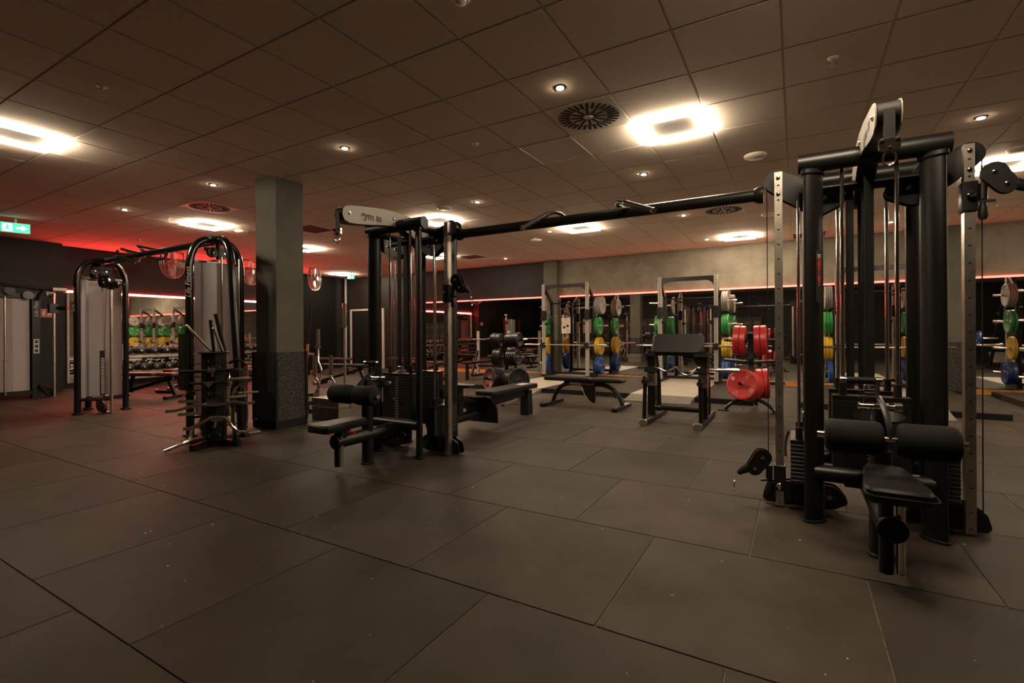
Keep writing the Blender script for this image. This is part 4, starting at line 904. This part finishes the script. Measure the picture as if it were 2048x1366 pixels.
# ================================================================== RED PLATE TREE
RX, RY = -.6, 8.2
t = thing('plate_tree', 'black plate tree loaded with red bumper plates', 'plate rack', (RX, RY, 0))
obj('post', MB().bar((.02, .02, .12), (-.0, 0, 1.16), .07, .05, (0, 1, 0)), 'black_gloss', t, False)
for s in (-1, 1):
    l_ = obj('leg', MB().tube(arc((0, -.12, .2), (s * .34, -.18, .025), (s * .2, -.12, .19), 8), .026, 10), 'black_gloss', t)
    obj('foot_plate', MB().pad((s * .36, -.18, .008), (.16, .09, .016), .03, .003), 'black_matte', l_)
obj('rear_leg', MB().tube(arc((0, 0, .2), (.05, .5, .03), (.02, .35, .2), 8), .026, 10), 'black_gloss', t)
obj('base_tube', MB().bar((0, -.14, .2), (0, .15, .2), .06, .05), 'black_gloss', t, False)
fd = Vector((-.28, -.95, .2)).normalized(); fp = Vector((0, -.03, .36))
obj('peg', MB().cyl(fp, fp + fd * .4, .024, 12), 'black_gloss', t)
obj('peg', MB().cyl((.03, .05, .4), (.45, .12, .42), .024, 12), 'black_gloss', t)
for z in (1.05, .74):
    for s in (-1, 1):
        pg = obj('peg', MB().cyl((s * .035, 0, z), (s * .36, 0, z + .02), .024, 12), 'black_gloss', t)
        obj('stop_ring', MB().cyl((s * .04, 0, z), (s * .055, 0, z), .04, 14), 'black_matte', pg)
put_plates('red', 2, (RX - .06, RY, 1.055), (-1, 0, .05), 'red bumper plate on the upper left peg of the plate tree')
put_plates('red', 2, (RX + .06, RY, 1.055), (1, 0, .05), 'red bumper plate on the upper right peg of the plate tree')
o = Vector((RX, RY, 0)) + fp + fd * .07
put_plates('red', 3, o, fd, 'red bumper plate on the low front peg of the plate tree', logo=True)
put_plates('red', 2, Vector((RX, RY, 0)) + Vector((.07, .06, .402)), (.98, .16, .05), 'red bumper plate on the low right peg of the plate tree')

# ================================================================== BLACK PLATE TREE
BX, BY = -4.33, 7.25
t = thing('plate_tree', 'black plate tree loaded with black iron plates', 'plate rack', (BX, BY, 0))
obj('post', MB().bar((.06, .0, .1), (-.03, 0, 1.12), .06, .05, (0, 1, 0)), 'iron', t, False)
for s in (-1, 1): obj('leg', MB().tube(arc((.06, 0, .16), (s * .1 + .1, s * -.45, .02), (s * .05 + .05, -s * .25, .15), 7), .025, 8), 'brushed', t)
obj('foot', MB().tube(arc((.06, 0, .16), (.55, -.2, .02), (.4, -.1, .16), 7), .025, 8), 'brushed', t)
def iron_plates(n, r, th, p, d, lab, face=False):
    p = Vector(p); d = Vector(d).normalized(); key = ('iron', r, th)
    if key not in PM: PM[key] = (disc_mesh('iron_plate', r, th, 'iron', 14, .02), ring_mesh(th, .03, 12))
    x = th / 2
    for k in range(n):
        o = obj('iron_plate', PM[key][0], None, None, loc=p + d * x, rot=axis_rot(-d, random.random())); tag(o, ordlab(lab, k, n), 'weight plate', lab)
        obj('hub', PM[key][1], None, o); x += th + .002
        if face and k == n - 1:
            for q in range(3):
                a = 2 * PI * q / 3 + .4
                obj('grip_slot', MB().prism(hull([(r * .62 * math.cos(a + .2), r * .62 * math.sin(a + .2), r * .13), (r * .62 * math.cos(a - .2), r * .62 * math.sin(a - .2), r * .13)]), .002, (0, 0, -th / 2 + .003), (1, 0, 0), (0, 1, 0)), 'hole', o)
O = Vector((BX, BY, 0))
for z, r1, n1, r2, n2, th in ((1.06, .12, 5, .125, 7, .034), (.76, .165, 4, .14, 5, .036)):
    dx = -.03 + (1.06 - z) * .09
    for s, rr, nn, sd in ((-1, r1, n1, 'left'), (1, r2, n2, 'right')):
        obj('peg', MB().cyl((dx + s * .02, 0, z), (dx + s * .36, 0, z + .02), .024, 12), 'chrome' if s > 0 and z < 1 else 'iron', t)
        iron_plates(nn, rr, th, O + Vector((dx + s * .06, 0, z + .003)), (s, 0, .05), 'black iron plate on the %s %s peg of the black plate tree' % ('upper' if z > 1 else 'middle', sd))
f1 = Vector((-.42, -.9, .2)).normalized(); f2 = Vector((.85, -.5, .1)).normalized()
for fdir, off, rr, nn, sd in ((f1, Vector((-.06, -.06, .37)), .195, 6, 'left'), (f2, Vector((.1, -.03, .37)), .215, 7, 'right')):
    obj('peg', MB().cyl(off, off + fdir * .38, .024, 12), 'iron', t)
    iron_plates(nn, rr, .036, O + off + fdir * .04, fdir, 'large iron plate on the low %s peg of the black plate tree' % sd, True)

# ================================================================== FLAT BENCH
t = thing('flat_bench', 'black two pad weight bench with curved legs in the middle', 'bench', (-2.97, 7.45, 0))
obj('back_pad', MB().pad((-.29, 0, .435), (.8, .28, .06), .06, .018), 'leather', t)
obj('seat_pad', MB().pad((.39, 0, .435), (.54, .28, .06), .06, .018), 'leather', t)
obj('frame_beam', MB().b2(-.35, .36, -.03, .03, .33, .39).b2(-.2, .12, -.05, .05, .37, .405), 'black_paint', t, False)
for s, x0, x1 in ((-1, -.56, -.22), (1, .63, .22)):
    obj('curved_leg', MB().tube(arc((x0, 0, .05), (x1, 0, .36), (x0 - s * .08, 0, .36), 9), .034, 8), 'black_paint', t)
    f_ = obj('foot_bar', MB().b2(x0 - .04, x0 + .04, -.36, .34, .0, .055), 'black_paint', t, False)
    obj('end_wheel', MB().cyl((x0 - .045, -.37, .035), (x0 + .045, -.37, .035), .034, 14), 'black_matte', f_)
obj('adjust_quadrant', MB().prism([(-.02, .34), (.2, .34), (.2, .08), (.17, .06), (.1, .1), (.02, .2), (-.02, .3)], .02, (0, -.04, 0), (1, 0, 0), (0, 0, 1)), 'black_paint', t, False)
obj('quadrant_edge', MB().tube([(-.03, -.04, .3), (.015, -.04, .2), (.095, -.04, .1), (.17, -.04, .055)], .008, 6), 'steel', t)
lb = obj('brand_label', MB().b2(-.02, .19, -.056, -.05, .35, .385), 'sign_red', t, False)
obj('label_print', MB().b2(.02, .17, -.0575, -.056, .36, .376), 'dark_print', lb, False)
obj('latch_plate', MB().b2(-.24, -.03, -.057, -.05, .345, .385), 'brushed', t, False)
obj('knob', MB().cyl((.56, -.06, .19), (.56, -.14, .19), .016, 10), 'black_matte', t)

# ================================================================== PREACHER BENCH WITH CURL BAR
t = thing('preacher_bench', 'black preacher curl bench with padded arm rest', 'bench', (-1.365, 6.8, 0))
for s in (-1, 1):
    r_ = obj('foot_runner', MB().prism(rrect(.1, .075, .03), 1.15, (s * .33, .02, .0375), (1, 0, 0), (0, 0, 1), .01), 'black_paint', t)
    obj('end_cap', MB().prism(rrect(.104, .078, .03), .02, (s * .33, -.555, .0395), (1, 0, 0), (0, 0, 1), .004), 'steel', r_)
    u = obj('upright', MB().b2(s * .33 - .05, s * .33 + .05, -.14, -.04, .075, .93), 'black_gloss', t, False)
    obj('wear_guard', MB().b2(s * .33 - .054, s * .33 + .054, -.145, -.035, .47, .64), 'brushed', u, False)
    obj('rear_upright', MB().tube([(s * .33, .3, .06), (s * .33, .28, .5), (s * .33, .1, .9)], .03, 10), 'black_gloss', t)
    a_ = obj('lower_support', MB().cyl((s * .34, -.47, .55), (s * .34, -.1, .57), .035, 14), 'black_matte', t)
    obj('support_stop', MB().cyl((s * .34, -.45, .55), (s * .34, -.45, .62), .022, 10), 'black_matte', a_)
    obj('front_strut', MB().tube([(s * .35, -.43, .06), (s * .345, -.42, .3), (s * .34, -.41, .53)], .026, 10), 'black_gloss', t)
    obj('bar_cradle', MB().b2(s * .33 - .06, s * .33 + .06, -.25, -.14, .66, .68).b2(s * .33 - .06, s * .33 + .06, -.255, -.24, .66, .73), 'black_matte', t, False)
    obj('top_bracket', MB().b2(s * .33 - .09, s * .33 + .06, -.2, .1, .87, .91), 'black_matte', t, False)
ang = math.radians(62)
obj('arm_pad', MB().pad((0, -.05, 1.02), (.66, .3, .12), .05, .03, (1, 0, 0), (0, math.cos(ang), math.sin(ang))), 'leather', t)
for x in (-.2, .22): obj('pad_seam', MB().bar((x, -.155 - .003, .885), (x, -.01, 1.16), .006, .008), 'black_matte', t)
obj('cross_tube', MB().cyl((-.33, .0, .16), (.33, .0, .16), .035, 14), 'black_gloss', t)
obj('red_label', MB().b2(.28, .36, .2, .203, .6, .66), 'sign_red', t, False)
t = thing('curl_bar', 'wavy chrome curl bar resting on the preacher bench', 'bar', (-1.3, 6.61, .71))
w_ = [(-.42, 0, 0), (-.3, 0, .005), (-.22, 0, -.03), (-.16, 0, -.035), (-.08, 0, .01), (-.05, 0, .02), (.0, 0, -.05), (.06, 0, -.075), (.1, 0, -.075), (.15, 0, -.05), (.2, 0, .015), (.24, 0, .01), (.3, 0, -.02), (.38, 0, -.005), (.5, 0, 0)]
sm = []
for i in range(len(w_) - 1):
    p0, p1, p2, p3 = (Vector(w_[max(0, min(len(w_) - 1, i + q))]) for q in (-1, 0, 1, 2))
    for k in range(4):
        u = k / 4; sm.append(.5 * ((2 * p1) + (p2 - p0) * u + (2 * p0 - 5 * p1 + 4 * p2 - p3) * u * u + (3 * p1 - p0 - 3 * p2 + p3) * u ** 3))
sm.append(Vector(w_[-1]))
obj('shaft', MB().tube(sm, .0145, 10), 'chrome', t)
for s, a_, b_ in ((-1, -.42, -.56), (1, .44, .7)): obj('sleeve', MB().cyl((a_, 0, 0), (b_, 0, 0), .025, 14), 'chrome', t)

# ================================================================== CASE, STANDING BARS
t = thing('metal_case', 'dull aluminium case on the floor behind the left multi station seat', 'case', (-5.6, 4.86, 0))
obj('body', MB().b2(-.27, .27, -.34, .34, 0, .185), 'alu', t, False)
obj('lid', MB().b2(-.272, .272, -.342, .342, .19, .3), 'alu', t, False)
obj('rim', MB().b2(-.28, .28, -.35, .35, .182, .194), 'chrome', t, False)
for x, y, sx, sy in ((-.12, -.345, .08, .02), (.275, -.1, .02, .08), (.275, .15, .02, .08)): obj('clasp', MB().box((x, y, .2), (sx, sy, .07)), 'chrome', t, False)
t = thing('bar_holder', 'low black bar holder on the floor beside the pillar', 'bar holder', (-6.12, 5.02, 0))
obj('base', MB().b2(-.3, .238, -.14, .2, 0, .05), 'black_paint', t, False)
for k, px in enumerate((631, 636, 662, 689, 612)):
    c = ptW(px, 700, 7.4); obj('socket', MB().lathe((c.x + 6.12, c.y - 5.02, .05), (0, 0, 1), [(0, .045), (.13, .045)], 14), 'black_paint', t)
def standing(name, px, ytop, lab, cat, build):
    c = ptW(px, ytop, 7.4); t = thing(name, lab, cat, (c.x, c.y, .055), 0, 'bars standing in the holder'); build(t, c.z - .055); return t
def straight(t, H):
    obj('shaft', MB().cyl((0, 0, 0), (0, 0, H - .3), .019, 12), 'steel', t)
    s = obj('sleeve', MB().cyl((0, 0, H - .34), (0, 0, H), .033, 16), 'chrome', t); obj('collar', MB().cyl((0, 0, H - .36), (0, 0, H - .33), .048, 14), 'chrome', s)
def curly(sg):
    def f_(t, H):
        obj('shaft', MB().tube([(0, 0, 0), (0, 0, H * .3), (sg * .08, 0, H * .42), (sg * .09, 0, H * .5), (0, 0, H * .6), (0, 0, H - .2)], .019, 10), 'chrome', t)
        s = obj('sleeve', MB().cyl((0, 0, H - .27), (0, 0, H), .032, 14), 'chrome', t); obj('collar', MB().cyl((0, 0, H - .29), (0, 0, H - .26), .045, 14), 'chrome', s)
    return f_
standing('barbell', 689, 607, 'tall straight barbell standing upright in the holder', 'barbell', straight)
standing('curl_bar', 636, 658, 'taller wavy curl bar standing in the holder next to the orange stick', 'bar', curly(.8))
standing('curl_bar', 630, 713, 'short curl bar standing in the holder nearest the pillar', 'bar', curly(1))
standing('curl_bar', 662, 711, 'short curl bar standing in the holder beside the tall barbell', 'bar', curly(.8))
c = ptW(606, 780, 7.4); e_ = ptW(621, 612, 7.4); b_ = Vector((c.x, c.y, .06)); d_ = e_ - b_
t = thing('training_stick', 'orange stick with a black taped grip leaning by the pillar', 'stick', b_)
obj('orange_shaft', MB().cyl((0, 0, 0), d_ * .63, .02, 12), 'orange_pvc', t)
g_ = obj('taped_grip', MB().tube([d_ * (.63 + .37 * k / 24) for k in range(25)], [.0205 + .0015 * (k % 2) for k in range(25)], 12), 'black_matte', t)
obj('grip_knob', MB().lathe(d_, d_, [(0, .024), (.012, .024), (.016, .016)], 12), 'black_matte', g_)

# ================================================================== DUMBBELL RACK AND DUMBBELLS
t = thing('dumbbell_rack', 'two tier steel dumbbell rack along the left wall mirror', 'dumbbell rack', (-13.45, 7.5, 0))
for y in (-2.6, -.9, .8, 2.5): obj('frame_leg', MB().b2(-.3, .28, y - .03, y + .03, 0, .06).bar((-.26, y, .03), (-.26, y, 1.0), .06, .06, (0, 1, 0)).b2(-.26, .15, y - .015, y + .015, .62, .64).b2(-.26, .2, y - .015, y + .015, .24, .26), 'black_paint', t, False)
for z, x in ((.68, -.02), (.3, .06)):
    for dx in (-.1, .12): obj('shelf_rail', MB().b2(x + dx - .012, x + dx + .012, -2.6, 2.5, z - (.02 if dx > 0 else 0), z + .05 - (.02 if dx > 0 else 0)), 'steel', t, False)
    obj('shelf_tray', MB().b2(x - .13, x + .15, -2.6, 2.5, z - .035, z - .022), 'black_paint', t, False)
hd = MB().lathe((0, 0, 0), (1, 0, 0), [(0, .06), (.012, .088), (.03, .094), (.085, .094), (.105, .085), (.115, .06)], 18).mesh('head'); hd.materials.append(MATS['iron'])
hn = MB().cyl((-.08, 0, 0), (.08, 0, 0), .016, 10).mesh('handle'); hn.materials.append(MATS['chrome'])
lb = MB().prism(rrect(.05, .035, .005, 1), .001, (.1155, 0, 0), (0, 1, 0), (0, 0, 1)).mesh('number_label', False); lb.materials.append(MATS['brushed'])
for z, x, nm in ((.83, -.0, 'upper'), (.45, .08, 'lower')):
    for k in range(19):
        d = thing('dumbbell', 'black round head dumbbell on the %s tier of the dumbbell rack' % nm, 'dumbbell', (-13.45 + x, 5.05 + k * .265, z), random.uniform(-.12, .12), 'dumbbells on the %s tier' % nm)
        obj('handle', hn, None, d); obj('head', hd, None, d, loc=(.06, 0, 0)); obj('head', hd, None, d, loc=(-.06, 0, 0), rot=(0, 0, PI))
        obj('number_label', lb, None, d, loc=(.06, 0, 0), rot=(random.uniform(-2, 2), 0, 0))

# ================================================================== ADJUSTABLE BENCHES
def adj_bench(p, rz, lab, incl=0.0, m='leather_red_sheen'):
    t = thing('adjustable_bench', lab, 'bench', (p[0], p[1], 0), rz, 'adjustable benches by the dumbbells')
    obj('seat_pad', MB().pad((.42, 0, .45), (.36, .27, .06), .04, .014), m, t)
    c, s = math.cos(incl), math.sin(incl)
    obj('back_pad', MB().pad((.21 - .42 * c, 0, .45 + .42 * s), (.82, .27, .06), .04, .014, (c, 0, -s), (0, 1, 0)), m, t)
    obj('main_beam', MB().bar((-.6, 0, .07), (.5, 0, .38), .06, .06), 'black_paint', t, False)
    obj('rear_post', MB().bar((-.35, 0, .1), (-.3, 0, .42 + .2 * s), .05, .05), 'black_paint', t, False)
    obj('front_post', MB().bar((.55, 0, .05), (.38, 0, .42), .05, .06), 'black_paint', t, False)
    obj('front_foot', MB().b2(.51, .59, -.26, .26, 0, .06), 'black_paint', t, False)
    r_ = obj('rear_foot', MB().b2(-.66, -.58, -.22, .22, 0, .06), 'black_paint', t, False)
    obj('bumper', MB().cyl((-.62, -.27, .045), (-.62, -.22, .045), .04, 12), 'steel', r_); obj('bumper', MB().cyl((-.62, .22, .045), (-.62, .27, .045), .04, 12), 'steel', r_)
adj_bench(ptZ(296, 745, .48), .45, 'flat adjustable bench between the two cable towers')
adj_bench(ptZ(385, 735, .48), 1.9, 'adjustable bench half hidden behind the handle tree')
adj_bench(ptZ(498, 737, .48), 1.2, 'adjustable bench seen left of the pillar, nearer one')
adj_bench((-12.1, 7.75), 1.1, 'adjustable bench seen left of the pillar, farther one')
adj_bench(ptZ(606, 745, .5), 2.6, 'inclined adjustable bench just right of the pillar', .5)
adj_bench(ptZ(688, 728, .48), .3, 'flat adjustable bench behind the tall standing barbell', 0, 'leather')
adj_bench((-11.9, 9.9), .2, 'flat adjustable bench farther back beyond the standing barbell')
adj_bench(ptZ(845, 722, .48), .1, 'adjustable bench behind the left multi station')
adj_bench((-9.9, 10.9), .1, 'adjustable bench left of the black plate tree')
# barbell stand in front of the left mirror section
t = thing('bench_press_rack', 'barbell bench with steel uprights in front of the left mirror', 'bench', (-7.2, 11.35, 0))
for s in (-1, 1):
    obj('upright', MB().b2(s * .5 - .03, s * .5 + .03, .0, .06, 0, 1.25), 'upright', t, False)
    obj('foot', MB().b2(s * .5 - .03, s * .5 + .03, -.3, .3, 0, .05), 'black_paint', t, False)
    obj('strut', MB().bar((s * .5, -.3, .06), (s * .5, .0, .7), .05, .05), 'black_paint', t, False)
obj('pad', MB().pad((0, -.7, .44), (.28, 1.2, .06), .04, .012), 'leather', t)
obj('pad_leg', MB().b2(-.03, .03, -1.25, -1.18, 0, .41), 'black_paint', t, False)
obj('cross_beam', MB().b2(-.5, .5, .0, .06, .25, .31), 'black_paint', t, False)
barbell((-7.2, 11.33, 1.02), 'chrome barbell on the bench rack in front of the left mirror')

# ================================================================== MACHINE OUTSIDE THE FRAME, SEEN IN THE RIGHT MIRROR
t = thing('hack_squat_machine', 'black machine with slanted beams seen only in the mirror at the right edge', 'gym machine', (5.6, 4.6, 0))
for x in (-.4, .4):
    bm_ = obj('slanted_beam', MB().bar((x, -.6, .1), (x, .5, 2.0), .06, .09), 'black_paint', t)
    obj('base_runner', MB().b2(x - .04, x + .04, -.9, .9, 0, .08), 'black_paint', t, False)
    for k in range(4): obj('rest_hook', MB().bar((x, -.35 + k * .2, .6 + k * .345), (x, -.5 + k * .2, .68 + k * .345), .05, .04), 'black_matte', bm_)
for y in (-.85, .85): obj('base_beam', MB().b2(-.4, .4, y - .04, y + .04, 0, .08), 'black_paint', t, False)
obj('back_pad', MB().pad((0, .05, 1.15), (.45, .9, .1), .05, .02, (1, 0, 0), (0, .5, .866)), 'leather', t)
obj('foot_plate', MB().pad((0, -.75, .35), (.7, .5, .03), .02, .005, (1, 0, 0), (0, .8, -.6)), 'brushed', t)
obj('loading_peg', MB().cyl((-.8, .1, .95), (-.4, .1, .95), .025, 10), 'chrome', t)
put_plates('blue', 1, (4.75, 4.7, .95), (1, 0, 0), 'blue bumper plate on the slanted machine seen in the right mirror')

# ================================================================== CRUMBS ON THE FLOOR
m = MB()
for k in range(150):
    y = random.uniform(1.0, 6.5); x = random.uniform(-2.6, .35) * y; s = random.choice((.002, .003, .003, .005)); m.box((x, y, s * .3), (s * random.uniform(1, 2.5), s, s * .6), Matrix.Rotation(random.uniform(0, 3), 3, 'Z'))
o = obj('floor_crumbs', m, 'white_print', None, False); tag(o, 'tiny pale crumbs and dust specks scattered over the rubber floor', 'debris', kind='stuff')
